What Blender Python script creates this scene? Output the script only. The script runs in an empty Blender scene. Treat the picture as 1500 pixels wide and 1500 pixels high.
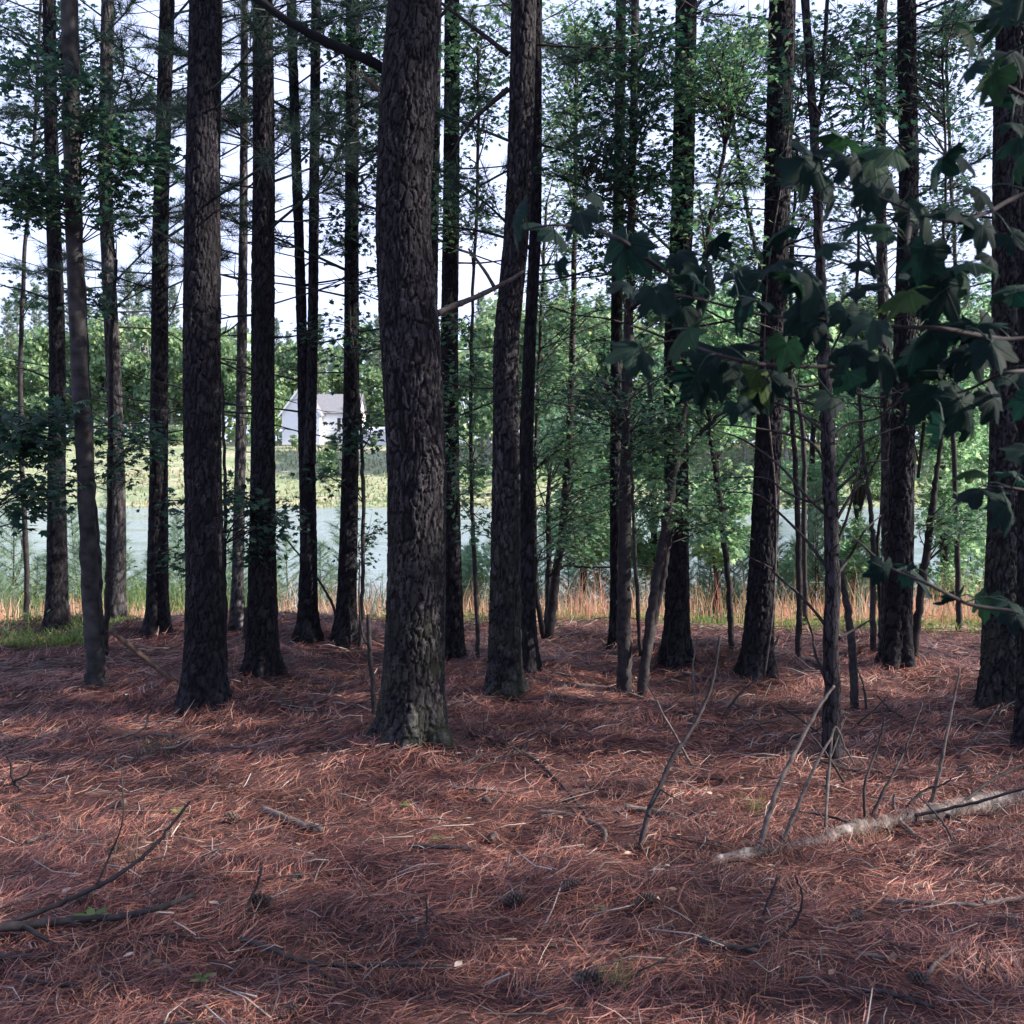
import bpy, math, random
import numpy as np
from mathutils import Vector, Matrix
R = math.radians
SC = bpy.context.scene
rng = np.random.default_rng(7)
random.seed(7)

# ------------------------------------------------------------------ camera, light, exposure
EYE = 1.65
PITCH = math.atan(60/1500)
cam_d = bpy.data.cameras.new('camera'); cam = bpy.data.objects.new('camera', cam_d)
SC.collection.objects.link(cam); SC.camera = cam
cam.location = (0, 0, EYE); cam.rotation_euler = (R(90)-PITCH, 0, 0)
cam_d.sensor_width = 36; cam_d.lens = 36; cam_d.clip_start = 0.05; cam_d.clip_end = 3000
cam_d.dof.use_dof = True; cam_d.dof.focus_distance = 7.0; cam_d.dof.aperture_fstop = 8.0

SUN_EL, SUN_AZ = R(33), R(93)          # azimuth measured clockwise from +Y (the view direction)
w = bpy.data.worlds.new('World'); SC.world = w; w.use_nodes = True
nt = w.node_tree; bg = nt.nodes['Background']
sky = nt.nodes.new('ShaderNodeTexSky'); sky.sky_type = 'NISHITA'; sky.sun_disc = False
sky.sun_elevation = SUN_EL; sky.sun_rotation = SUN_AZ
sky.air_density = 1.0; sky.dust_density = 2.0; sky.ozone_density = 3.0
# thin high cloud veil, the same all round the sky
tc = nt.nodes.new('ShaderNodeTexCoord'); mp = nt.nodes.new('ShaderNodeMapping')
mp.inputs['Scale'].default_value = (1, 1, 2.2)
nz = nt.nodes.new('ShaderNodeTexNoise'); nz.inputs['Scale'].default_value = 1.6; nz.inputs['Detail'].default_value = 6
rp = nt.nodes.new('ShaderNodeMapRange'); rp.inputs[1].default_value = .3; rp.inputs[2].default_value = .7
rp.inputs[3].default_value = .42; rp.inputs[4].default_value = .78
mx = nt.nodes.new('ShaderNodeMix'); mx.data_type = 'RGBA'
nt.links.new(tc.outputs['Generated'], mp.inputs[0]); nt.links.new(mp.outputs[0], nz.inputs['Vector'])
nt.links.new(nz.outputs[0], rp.inputs[0]); nt.links.new(rp.outputs[0], mx.inputs[0])
nt.links.new(sky.outputs[0], mx.inputs[6]); mx.inputs[7].default_value = (6.3, 6.9, 10.2, 1)
nt.links.new(mx.outputs[2], bg.inputs[0]); bg.inputs[1].default_value = 0.085
sd = bpy.data.lights.new('sun', 'SUN'); sd.energy = 5.0; sd.angle = R(0.5); sd.color = (1, .90, .78)
so = bpy.data.objects.new('sun', sd); SC.collection.objects.link(so)
sv = Vector((math.sin(SUN_AZ)*math.cos(SUN_EL), math.cos(SUN_AZ)*math.cos(SUN_EL), math.sin(SUN_EL)))
so.rotation_euler = sv.to_track_quat('Z', 'Y').to_euler()
vs = SC.view_settings; vs.view_transform = 'Standard'; vs.look = 'None'; vs.gamma = 1; vs.exposure = 1.4
try: vs.use_curve_mapping = False
except Exception: pass

# ------------------------------------------------------------------ noise and terrain
def _h(i, j, s):
    n = (i.astype(np.int64)*374761393 + j.astype(np.int64)*668265263 + s*1442695041) & 0xffffffff
    n = ((n ^ (n >> 13))*1274126177) & 0xffffffff
    return ((n ^ (n >> 16)) & 0xffff)/65535.0
def noise(x, y, s=0):
    xi = np.floor(x); yi = np.floor(y); fx = x-xi; fy = y-yi
    fx = fx*fx*(3-2*fx); fy = fy*fy*(3-2*fy)
    a = _h(xi, yi, s); b = _h(xi+1, yi, s); c = _h(xi, yi+1, s); d = _h(xi+1, yi+1, s)
    return (a*(1-fx)+b*fx)*(1-fy)+(c*(1-fx)+d*fx)*fy
def fbm(x, y, s=0, o=4):
    t = 0; a = .5
    for k in range(o): t = t+a*noise(x*2**k, y*2**k, s+k*17); a *= .5
    return t
def sm(a, b, x):
    t = np.clip((x-a)/(b-a), 0, 1); return t*t*(3-2*t)
POND = -1.8
def base_z(x, y):
    x = np.asarray(x, float); y = np.asarray(y, float)
    z = (fbm(x*.45+9, y*.45, 3)-.47)*.20*sm(60, 12, y)
    z = z + .10*np.exp(-((x+2.6)**2/1.4+(y-10.2)**2/.35))
    z = z - .75*sm(10.6, 15, y) - 1.5*sm(15.5, 27, y)
    z = z + 7.6*sm(92, 136, y) + 2.0*sm(136, 260, y)*(1+.6*np.sin(x*.02))
    z = z + (.5*(fbm(x*.08, y*.08, 21)-.5))*sm(96, 120, y)
    z = z + 2.2*sm(62, 120, x)*sm(20, 60, y)*sm(110, 90, y)
    return z
MOUNDS = []
def ground_z(x, y):
    z = base_z(x, y)
    for mx_, my_, r_, a_ in MOUNDS:
        z = z + a_*np.exp(-((x-mx_)**2+(y-my_)**2)/(r_*r_))
    return z
def gz(x, y): return float(ground_z(np.array([x]), np.array([y]))[0])
cP, sP = math.cos(PITCH), math.sin(PITCH)
def ray(px, py):
    dx = (px-750)/1500; dv = -(py-750)/1500
    return Vector((dx, cP+dv*sP, -sP+dv*cP))
def at(px, py, Y):
    r = ray(px, py); t = Y/r.y
    return Vector((r.x*t, Y, EYE+r.z*t))
def on_ground(px, py, f=None):
    r = ray(px, py); t = 1.0; f = f or (lambda x, y: float(base_z(x, y)))
    while t < 200:
        p = r*t
        if EYE+p.z <= f(p.x, p.y): break
        t += .25 if t < 20 else .6
    lo, hi = t-(.25 if t < 20.3 else .6), t
    for _ in range(7):
        t = (lo+hi)/2
        if EYE+r.z*t <= f(r.x*t, r.y*t): hi = t
        else: lo = t
    return Vector((r.x*t, r.y*t, f(r.x*t, r.y*t)))

# ------------------------------------------------------------------ scene helpers
COL = SC.collection
def raw_mesh(name, V, F, attrs=None, smooth=True, mat=None):
    """V (n,3), F (m,3) or (m,4) uniform, or list of such arrays."""
    Fs = F if isinstance(F, list) else [F]
    Fs = [np.asarray(f, np.int32) for f in Fs if len(f)]
    me = bpy.data.meshes.new(name)
    V = np.asarray(V, np.float32)
    me.vertices.add(len(V)); me.vertices.foreach_set('co', V.ravel())
    nl = sum(f.size for f in Fs); npoly = sum(len(f) for f in Fs)
    me.loops.add(nl); me.loops.foreach_set('vertex_index', np.concatenate([f.ravel() for f in Fs]))
    tot = np.concatenate([np.full(len(f), f.shape[1], np.int32) for f in Fs])
    st = np.concatenate([[0], np.cumsum(tot)[:-1]]).astype(np.int32)
    me.polygons.add(npoly); me.polygons.foreach_set('loop_start', st)
    try: me.polygons.foreach_set('loop_total', tot)
    except Exception: pass
    me.polygons.foreach_set('use_smooth', np.full(npoly, smooth))
    me.update(calc_edges=True)
    for k, v in (attrs or {}).items():
        a = me.attributes.new(k, 'FLOAT', 'POINT'); a.data.foreach_set('value', np.asarray(v, np.float32))
    if mat: me.materials.append(mat)
    return me
def link(name, data, parent=None, loc=None):
    o = bpy.data.objects.new(name, data); COL.objects.link(o)
    if parent: o.parent = parent
    if loc is not None: o.location = loc
    return o
def tag(o, label=None, cat=None, group=None, kind=None):
    if label: o['label'] = label
    if cat: o['category'] = cat
    if group: o['group'] = group
    if kind: o['kind'] = kind
    return o
def thing(name, label, cat, loc=(0, 0, 0), group=None):
    return tag(link(name, None, None, loc), label, cat, group)
class MB:
    def __init__(s): s.v = []; s.f3 = []; s.f4 = []; s.n = 0; s.a = []
    def add(s, V, F, a=0.0):
        V = np.asarray(V, float); F = np.asarray(F)
        (s.f3 if F.shape[1] == 3 else s.f4).append(F+s.n); s.v.append(V); s.n += len(V)
        s.a.append(np.full(len(V), a) if np.isscalar(a) else a)
    def box(s, a, b):
        x0, y0, z0 = a; x1, y1, z1 = b
        V = [(x0,y0,z0),(x1,y0,z0),(x1,y1,z0),(x0,y1,z0),(x0,y0,z1),(x1,y0,z1),(x1,y1,z1),(x0,y1,z1)]
        s.add(V, [(3,2,1,0),(4,5,6,7),(0,1,5,4),(1,2,6,5),(2,3,7,6),(3,0,4,7)])
    def mesh(s, name, mat, off=None, smooth=True, attr='v'):
        V = np.concatenate(s.v); 
        if off is not None: V = V-np.array(off)
        Fs = []
        if s.f3: Fs.append(np.concatenate(s.f3))
        if s.f4: Fs.append(np.concatenate(s.f4))
        return raw_mesh(name, V, Fs, {attr: np.concatenate(s.a)}, smooth, mat)
def spline(P, n):
    P = np.array([tuple(p) for p in P], float)
    if len(P) == 2: 
        t = np.linspace(0, 1, n)[:, None]; return P[0]*(1-t)+P[1]*t
    Q = np.vstack([2*P[0]-P[1], P, 2*P[-1]-P[-2]])
    t = np.linspace(0, len(P)-1-1e-6, n); i = t.astype(int); f = (t-i)[:, None]
    a, b, c, d = Q[i], Q[i+1], Q[i+2], Q[i+3]
    return .5*((2*b)+(-a+c)*f+(2*a-5*b+4*c-d)*f*f+(-a+3*b-3*c+d)*f**3)
def tube(P, rad, k=6, knobby=0.0, cap=True):
    """swept tube along P (n,3); returns V, F(quads)"""
    P = np.asarray(P, float); n = len(P); rad = np.broadcast_to(np.asarray(rad, float), (n,))
    T = np.gradient(P, axis=0); T /= np.linalg.norm(T, axis=1)[:, None]+1e-9
    up = np.array([.13, .31, .94]); 
    if abs((T@up)).mean() > .8: up = np.array([.95, .3, .05])
    A = np.cross(T, up); A /= np.linalg.norm(A, axis=1)[:, None]+1e-9; B = np.cross(T, A)
    th = np.linspace(0, 2*math.pi, k, endpoint=False)
    rr = rad[:, None]*(1+knobby*(rng.random((n, k))-.5)*2)
    V = P[:, None]+rr[..., None]*(np.cos(th)[None, :, None]*A[:, None]+np.sin(th)[None, :, None]*B[:, None])
    V = V.reshape(-1, 3)
    i = np.arange(n-1)[:, None]*k; j = np.arange(k)[None]
    F = np.stack([i+j, i+(j+1) % k, i+k+(j+1) % k, i+k+j], -1).reshape(-1, 4)
    if cap:
        V = np.vstack([V, P[:1], P[-1:]]); c0, c1 = n*k, n*k+1
        j = np.arange(k); 
        F = np.vstack([F, np.stack([(j+1) % k, j, np.full(k, c0), np.full(k, c0)], -1)[:, :4]*0+np.stack([j, j, j, j], -1)*0]) if False else F
        capf = np.vstack([np.stack([(j+1) % k, j, np.full(k, c0)], -1), np.stack([(n-1)*k+j, (n-1)*k+(j+1) % k, np.full(k, c1)], -1)])
        return V, F, capf
    return V, F, None
def add_tube(mb, P, rad, k=6, knobby=0.0, a=0.0):
    V, F, C = tube(P, rad, k, knobby)
    base = mb.n; mb.add(V, F, a); mb.f3.append(C+base)
def rotmats(d, nrm_hint, roll=None):
    """columns: x=side, y=forward(d), z=normal"""
    d = d/(np.linalg.norm(d, axis=1)[:, None]+1e-9)
    s = np.cross(d, nrm_hint); s /= np.linalg.norm(s, axis=1)[:, None]+1e-9
    n = np.cross(s, d)
    return np.stack([s, d, n], -1)
def batch(TV, TF, M, P, S):
    TV = np.asarray(TV, float); TF = np.asarray(TF)
    V = np.einsum('nij,vj->nvi', M*S[:, None, None], TV)+P[:, None]
    F = TF[None]+(np.arange(len(P))*len(TV))[:, None, None]
    return V.reshape(-1, 3), F.reshape(-1, TF.shape[1])

# ------------------------------------------------------------------ materials
def new_mat(name):
    m = bpy.data.materials.new(name); m.use_nodes = True; nt = m.node_tree
    return m, nt, nt.nodes['Principled BSDF'], (lambda t, **k: mk(nt, t, **k))
def mk(nt, t, **k):
    n = nt.nodes.new('ShaderNode'+t)
    for a, v in k.items():
        if a.startswith('i_'):
            key = a[2:]; key = int(key) if key.isdigit() else key.replace('_', ' ')
            n.inputs[key].default_value = v
        else: setattr(n, a, v)
    return n
def ramp(nt, stops, src):
    r = nt.nodes.new('ShaderNodeValToRGB'); e = r.color_ramp.elements
    while len(e) < len(stops): e.new(.5)
    for q, (p, c) in zip(e, stops): q.position = p; q.color = (*c, 1)
    nt.links.new(src, r.inputs[0]); return r
def leaf_mat(name, cols, transl=.35, rough=.5, vein=False):
    m, nt, b, N = new_mat(name)
    g = N('NewGeometry'); r = ramp(nt, cols, g.outputs['Random Per Island'])
    if vein:
        oi = N('ObjectInfo'); nt.links.new(oi.outputs['Random'], r.inputs[0])
    col = r.outputs[0]
    if vein:
        tcn = N('TexCoord'); sx = N('SeparateXYZ'); nt.links.new(tcn.outputs['Object'], sx.inputs[0])
        sb_ = N('Math', operation='SUBTRACT', i_1=.133); nt.links.new(sx.outputs[1], sb_.inputs[0])
        an = N('Math', operation='ARCTAN2'); nt.links.new(sx.outputs[0], an.inputs[0]); nt.links.new(sb_.outputs[0], an.inputs[1])
        pp = N('Math', operation='PINGPONG', i_1=R(26)); nt.links.new(an.outputs[0], pp.inputs[0])
        xx_ = N('Math', operation='POWER', i_1=2.0); nt.links.new(sx.outputs[0], xx_.inputs[0]); yy_ = N('Math', operation='POWER', i_1=2.0); nt.links.new(sb_.outputs[0], yy_.inputs[0])
        sq = N('Math', operation='ADD'); nt.links.new(xx_.outputs[0], sq.inputs[0]); nt.links.new(yy_.outputs[0], sq.inputs[1]); rt = N('Math', operation='SQRT'); nt.links.new(sq.outputs[0], rt.inputs[0])
        ds = N('Math', operation='MULTIPLY'); nt.links.new(pp.outputs[0], ds.inputs[0]); nt.links.new(rt.outputs[0], ds.inputs[1])
        wv = N('MapRange', i_1=.022, i_2=.004, i_3=0.0, i_4=1.0); nt.links.new(ds.outputs[0], wv.inputs[0])
        mm = N('MapRange', i_1=.0, i_2=1.0, i_3=1.0, i_4=1.45); nt.links.new(wv.outputs[0], mm.inputs[0])
        ns = N('TexNoise', i_Scale=3.0); nt.links.new(tcn.outputs['Object'], ns.inputs['Vector'])
        m2 = N('MapRange', i_1=.35, i_2=.65, i_3=.75, i_4=1.15); nt.links.new(ns.outputs[0], m2.inputs[0])
        mu = N('Math', operation='MULTIPLY'); nt.links.new(mm.outputs[0], mu.inputs[0]); nt.links.new(m2.outputs[0], mu.inputs[1])
        hs = N('HueSaturation'); nt.links.new(mu.outputs[0], hs.inputs['Value']); nt.links.new(col, hs.inputs['Color']); col = hs.outputs[0]
        bp = N('Bump', i_Strength=.4, i_Distance=.01); nt.links.new(wv.outputs[0], bp.inputs['Height']); nt.links.new(bp.outputs[0], b.inputs['Normal'])
    nt.links.new(col, b.inputs['Base Color']); b.inputs['Roughness'].default_value = rough
    b.inputs['Specular IOR Level'].default_value = .12 if vein else .35
    t = N('BsdfTranslucent'); hs2 = N('HueSaturation', i_Value=1.5, i_Saturation=1.15, i_Hue=.48)
    nt.links.new(col, hs2.inputs['Color']); nt.links.new(hs2.outputs[0], t.inputs[0])
    ms = N('MixShader', i_0=transl); nt.links.new(b.outputs[0], ms.inputs[1]); nt.links.new(t.outputs[0], ms.inputs[2])
    nt.links.new(ms.outputs[0], nt.nodes['Material Output'].inputs[0])
    return m
def bark_mat(name, dark, lo, hi, moss=0.0, scale=1.0, use_attr=True):
    m, nt, b, N = new_mat(name)
    tcn = N('TexCoord'); mp = N('Mapping'); mp.inputs['Scale'].default_value = (1, 1, .3)
    nt.links.new(tcn.outputs['Object'], mp.inputs[0])
    n1 = N('TexNoise', i_Scale=38.0*scale, i_Detail=6.0, i_Roughness=.65); nt.links.new(mp.outputs[0], n1.inputs['Vector'])
    n2 = N('TexNoise', i_Scale=2.3, i_Detail=3.0); nt.links.new(tcn.outputs['Object'], n2.inputs['Vector'])
    vo = N('TexVoronoi', feature='DISTANCE_TO_EDGE', i_Scale=30.0*scale)
    wp = N('Mix', data_type='VECTOR' , i_0=.06); 
    nt.links.new(mp.outputs[0], wp.inputs[4]); nt.links.new(n1.outputs[1], wp.inputs[5]); nt.links.new(wp.outputs[1], vo.inputs['Vector'])
    cr = ramp(nt, [(.3, lo), (.7, hi)], n1.outputs[0])
    if use_attr:
        at_ = N('Attribute', attribute_name='plate'); pl = at_.outputs['Fac']
    else:
        mr = N('MapRange', i_1=.0, i_2=.09); nt.links.new(vo.outputs['Distance'], mr.inputs[0]); pl = mr.outputs[0]
    fine = N('MapRange', i_1=.0, i_2=.06, i_3=.55, i_4=1.0); nt.links.new(vo.outputs['Distance'], fine.inputs[0])
    pw_ = N('Math', operation='POWER', i_1=1.6); nt.links.new(pl, pw_.inputs[0]); pl = pw_.outputs[0]
    pm = N('Math', operation='MULTIPLY'); nt.links.new(pl, pm.inputs[0]); nt.links.new(fine.outputs[0], pm.inputs[1])
    mx = N('Mix', data_type='RGBA'); mx.inputs[6].default_value = (*dark, 1)
    nt.links.new(pm.outputs[0], mx.inputs[0]); nt.links.new(cr.outputs[0], mx.inputs[7])
    v2 = N('MapRange', i_1=.3, i_2=.7, i_3=.7, i_4=1.25); nt.links.new(n2.outputs[0], v2.inputs[0])
    hs = N('HueSaturation'); nt.links.new(mx.outputs[2], hs.inputs['Color']); nt.links.new(v2.outputs[0], hs.inputs['Value'])
    out = hs.outputs[0]
    if moss:
        sp = N('SeparateXYZ'); nt.links.new(tcn.outputs['Object'], sp.inputs[0])
        mh = N('MapRange', i_1=1.4, i_2=.0, i_3=.0, i_4=moss); nt.links.new(sp.outputs[2], mh.inputs[0])
        n3 = N('TexNoise', i_Scale=5.0, i_Detail=4.0); nt.links.new(tcn.outputs['Object'], n3.inputs['Vector'])
        mm = N('MapRange', i_1=.42, i_2=.6); nt.links.new(n3.outputs[0], mm.inputs[0])
        mu = N('Math', operation='MULTIPLY'); nt.links.new(mh.outputs[0], mu.inputs[0]); nt.links.new(mm.outputs[0], mu.inputs[1])
        mo = N('Mix', data_type='RGBA'); mo.inputs[7].default_value = (.10, .13, .06, 1)
        nt.links.new(mu.outputs[0], mo.inputs[0]); nt.links.new(out, mo.inputs[6]); out = mo.outputs[2]
    nt.links.new(out, b.inputs['Base Color']); b.inputs['Roughness'].default_value = .9
    b.inputs['Specular IOR Level'].default_value = .2
    ad = N('Math', operation='ADD'); nt.links.new(pm.outputs[0], ad.inputs[0]); nt.links.new(n1.outputs[0], ad.inputs[1])
    bp = N('Bump', i_Strength=1.0, i_Distance=.010); nt.links.new(ad.outputs[0], bp.inputs['Height']); nt.links.new(bp.outputs[0], b.inputs['Normal'])
    return m
def plain_mat(name, c1, c2, scale=8.0, rough=.85, bump=.3, bd=.005, detail=5.0):
    m, nt, b, N = new_mat(name)
    tcn = N('TexCoord'); n1 = N('TexNoise', i_Scale=scale, i_Detail=detail); nt.links.new(tcn.outputs['Object'], n1.inputs['Vector'])
    cr = ramp(nt, [(.35, c1), (.65, c2)], n1.outputs[0]); nt.links.new(cr.outputs[0], b.inputs['Base Color'])
    b.inputs['Roughness'].default_value = rough; b.inputs['Specular IOR Level'].default_value = .3
    if bump:
        bp = N('Bump', i_Strength=bump, i_Distance=bd); nt.links.new(n1.outputs[0], bp.inputs['Height']); nt.links.new(bp.outputs[0], b.inputs['Normal'])
    return m
M = {}
M['pine'] = bark_mat('pine_bark', (.0035, .0035, .006), (.014, .013, .018), (.050, .045, .054), moss=.0)
M['pine_moss'] = bark_mat('mossy_pine_bark', (.003, .003, .005), (.018, .016, .021), (.085, .078, .086), moss=.16)
M['pine_grey'] = bark_mat('grey_pine_bark', (.018, .017, .021), (.06, .056, .062), (.17, .16, .165))
M['smooth'] = plain_mat('smooth_grey_bark', (.012, .011, .014), (.055, .052, .054), 11, .8, .5, .006)
M['twig'] = plain_mat('twig_bark', (.013, .011, .014), (.04, .034, .036), 30, .85, .4, .003)
M['deadwood'] = plain_mat('weathered_dead_wood', (.045, .036, .036), (.14, .115, .105), 26, .85, .5, .004)
M['brownwood'] = plain_mat('reddish_dead_wood', (.04, .026, .022), (.12, .075, .058), 22, .85, .5, .004)
M['needle_green'] = leaf_mat('green_pine_needles', [(0, (.018, .042, .034)), (.5, (.035, .070, .055)), (1, (.07, .11, .08))], .2, .55)
M['needle_young'] = leaf_mat('blue_green_young_needles', [(0, (.09, .15, .12)), (.5, (.17, .26, .20)), (1, (.27, .36, .25))], .35, .55)
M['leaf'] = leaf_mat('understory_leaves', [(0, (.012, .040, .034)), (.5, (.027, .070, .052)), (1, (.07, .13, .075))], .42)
M['leaf_mid'] = leaf_mat('understory_leaves_painted_half_lit', [(0, (.04, .10, .07)), (.5, (.085, .17, .105)), (1, (.17, .28, .14))], .5)  # understory leaves again, in a paler colour that stands in for half light
M['leaf_bright'] = leaf_mat('edge_leaves_painted_sunny', [(0, (.09, .18, .11)), (.5, (.17, .29, .18)), (1, (.27, .39, .23))], .6)  # sunlight at the wood's edge is put into this lighter leaf colour
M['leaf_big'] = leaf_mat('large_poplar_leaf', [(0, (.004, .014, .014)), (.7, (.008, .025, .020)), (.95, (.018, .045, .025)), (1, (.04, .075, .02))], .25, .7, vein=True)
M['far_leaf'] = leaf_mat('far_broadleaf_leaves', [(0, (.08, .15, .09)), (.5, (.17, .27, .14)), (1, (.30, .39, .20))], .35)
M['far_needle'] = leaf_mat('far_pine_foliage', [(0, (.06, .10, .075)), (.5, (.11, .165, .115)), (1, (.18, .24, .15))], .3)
M['sedge'] = leaf_mat('dry_broomsedge', [(0, (.34, .19, .13)), (.5, (.48, .28, .20)), (.8, (.52, .40, .29)), (1, (.26, .30, .16))], .3, .7)
M['grass'] = leaf_mat('green_grass', [(0, (.05, .10, .03)), (.6, (.10, .17, .05)), (1, (.20, .24, .09))], .35, .6)
def needle_mat():
    m, nt, b, N = new_mat('fallen_pine_needles')
    g = N('NewGeometry')
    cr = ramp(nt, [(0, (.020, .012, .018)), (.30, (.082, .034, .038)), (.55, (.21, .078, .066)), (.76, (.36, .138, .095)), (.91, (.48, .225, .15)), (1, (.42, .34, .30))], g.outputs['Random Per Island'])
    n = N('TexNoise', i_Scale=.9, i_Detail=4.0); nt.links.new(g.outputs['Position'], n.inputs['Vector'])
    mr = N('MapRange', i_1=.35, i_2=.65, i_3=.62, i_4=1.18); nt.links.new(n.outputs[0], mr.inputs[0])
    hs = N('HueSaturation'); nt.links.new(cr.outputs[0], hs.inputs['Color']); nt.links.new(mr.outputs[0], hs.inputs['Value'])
    nt.links.new(hs.outputs[0], b.inputs['Base Color']); b.inputs['Roughness'].default_value = .55
    b.inputs['Specular IOR Level'].default_value = .35
    return m
M['needles'] = needle_mat()
def floor_mat():
    m, nt, b, N = new_mat('needle_litter_floor')
    tcn = N('TexCoord'); mp = N('Mapping'); mp.inputs['Scale'].default_value = (1, 2.4, 1); mp.inputs['Rotation'].default_value = (0, 0, .3)
    nt.links.new(tcn.outputs['Object'], mp.inputs[0])
    n1 = N('TexNoise', i_Scale=42.0, i_Detail=9.0, i_Roughness=.75, i_Distortion=.8); nt.links.new(mp.outputs[0], n1.inputs['Vector'])
    n2 = N('TexNoise', i_Scale=.9, i_Detail=5.0); nt.links.new(tcn.outputs['Object'], n2.inputs['Vector'])
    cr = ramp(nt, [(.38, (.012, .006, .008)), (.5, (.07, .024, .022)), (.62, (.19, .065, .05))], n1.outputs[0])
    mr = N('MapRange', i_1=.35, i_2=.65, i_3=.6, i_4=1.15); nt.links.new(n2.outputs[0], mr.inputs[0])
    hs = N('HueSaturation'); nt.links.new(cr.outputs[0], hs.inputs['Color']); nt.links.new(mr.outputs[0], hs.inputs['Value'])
    nt.links.new(hs.outputs[0], b.inputs['Base Color']); b.inputs['Roughness'].default_value = .95
    bp = N('Bump', i_Strength=.9, i_Distance=.02); nt.links.new(n1.outputs[0], bp.inputs['Height']); nt.links.new(bp.outputs[0], b.inputs['Normal'])
    return m
M['floor'] = floor_mat()
M['bank'] = plain_mat('bank_soil_and_grass', (.10, .11, .05), (.30, .24, .13), 1.1, .95, .5, .03, 8)
def meadow_mat():
    m, nt, b, N = new_mat('meadow_grass')
    tcn = N('TexCoord'); mp = N('Mapping'); mp.inputs['Scale'].default_value = (.3, 1.2, 1)
    nt.links.new(tcn.outputs['Object'], mp.inputs[0])
    n1 = N('TexNoise', i_Scale=.22, i_Detail=7.0, i_Roughness=.6); nt.links.new(mp.outputs[0], n1.inputs['Vector'])
    n2 = N('TexNoise', i_Scale=2.5, i_Detail=6.0); nt.links.new(tcn.outputs['Object'], n2.inputs['Vector'])
    cr = ramp(nt, [(.3, (.14, .19, .10)), (.48, (.23, .27, .15)), (.60, (.31, .31, .20)), (.70, (.36, .27, .20))], n1.outputs[0])
    mr = N('MapRange', i_1=.3, i_2=.7, i_3=.6, i_4=1.3); nt.links.new(n2.outputs[0], mr.inputs[0])
    hs = N('HueSaturation'); nt.links.new(cr.outputs[0], hs.inputs['Color']); nt.links.new(mr.outputs[0], hs.inputs['Value'])
    nt.links.new(hs.outputs[0], b.inputs['Base Color']); b.inputs['Roughness'].default_value = .95
    return m
M['meadow'] = meadow_mat()
def water_mat():
    m, nt, b, N = new_mat('pond_water')
    tcn = N('TexCoord'); mp = N('Mapping'); mp.inputs['Scale'].default_value = (1, 2.2, 1)
    nt.links.new(tcn.outputs['Object'], mp.inputs[0])
    n1 = N('TexNoise', i_Scale=1.6, i_Detail=5.0); nt.links.new(mp.outputs[0], n1.inputs['Vector'])
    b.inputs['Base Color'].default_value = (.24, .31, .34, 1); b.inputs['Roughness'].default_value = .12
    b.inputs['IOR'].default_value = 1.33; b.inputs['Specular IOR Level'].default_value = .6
    mq = N('Mapping'); mq.inputs['Scale'].default_value = (.035, .16, 1); nt.links.new(tcn.outputs['Object'], mq.inputs[0])
    nl = N('TexNoise', i_Scale=1.0, i_Detail=3.0); nt.links.new(mq.outputs[0], nl.inputs['Vector'])
    ml = N('MapRange', i_1=.42, i_2=.56, i_3=.08, i_4=1.0); nt.links.new(nl.outputs[0], ml.inputs[0])
    bp = N('Bump', i_Strength=1.0, i_Distance=.35); nt.links.new(ml.outputs[0], bp.inputs['Strength']); nt.links.new(n1.outputs[0], bp.inputs['Height']); nt.links.new(bp.outputs[0], b.inputs['Normal'])
    return m
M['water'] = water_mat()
def log_mat():
    m, nt, b, N = new_mat('peeling_log_bark')
    tcn = N('TexCoord'); n1 = N('TexNoise', i_Scale=9.0, i_Detail=6.0, i_Roughness=.7); nt.links.new(tcn.outputs['Object'], n1.inputs['Vector'])
    mp = N('Mapping'); mp.inputs['Scale'].default_value = (6, 1, 1); nt.links.new(tcn.outputs['Object'], mp.inputs[0])
    n2 = N('TexNoise', i_Scale=12.0, i_Detail=5.0); nt.links.new(mp.outputs[0], n2.inputs['Vector'])
    n1.inputs['Scale'].default_value = 14.0; cr = ramp(nt, [(.42, (.03, .024, .024)), (.52, (.12, .098, .092)), (.68, (.33, .29, .28))], n1.outputs[0])
    mr = N('MapRange', i_1=.3, i_2=.6, i_3=.6, i_4=1.1); nt.links.new(n2.outputs[0], mr.inputs[0])
    hs = N('HueSaturation'); nt.links.new(cr.outputs[0], hs.inputs['Color']); nt.links.new(mr.outputs[0], hs.inputs['Value'])
    nt.links.new(hs.outputs[0], b.inputs['Base Color']); b.inputs['Roughness'].default_value = .8
    bp = N('Bump', i_Strength=.6, i_Distance=.006); nt.links.new(n2.outputs[0], bp.inputs['Height']); nt.links.new(bp.outputs[0], b.inputs['Normal'])
    return m
M['log'] = log_mat()
M['cone'] = plain_mat('pine_cone_scales', (.03, .022, .02), (.12, .085, .075), 40, .8, .3, .002)
M['pine_plain'] = bark_mat('plain_pine_bark', (.0035, .0035, .006), (.014, .013, .018), (.050, .045, .054), use_attr=False)
STAND_SKIP = 6
HAZE = 0
M['weeds'] = leaf_mat('meadow_weeds', [(0, (.10, .15, .07)), (.5, (.20, .24, .12)), (.8, (.29, .27, .16)), (1, (.33, .24, .17))], .3, .8)
M['litter_twig'] = leaf_mat('litter_twigs', [(0, (.02, .016, .018)), (.45, (.05, .04, .04)), (.7, (.14, .11, .10)), (1, (.38, .33, .31))], 0, .85)
M['dry_tuft'] = leaf_mat('dry_tuft', [(0, (.13, .08, .05)), (.6, (.26, .17, .11)), (1, (.38, .29, .19))], .3, .7)
M['dead_leaf'] = leaf_mat('dead_leaf', [(0, (.10, .06, .045)), (.6, (.26, .17, .12)), (1, (.50, .42, .36))], .1, .8)
M['siding'] = plain_mat('white_house_siding', (.74, .74, .76), (.80, .80, .82), 2, .7, 0)
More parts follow.
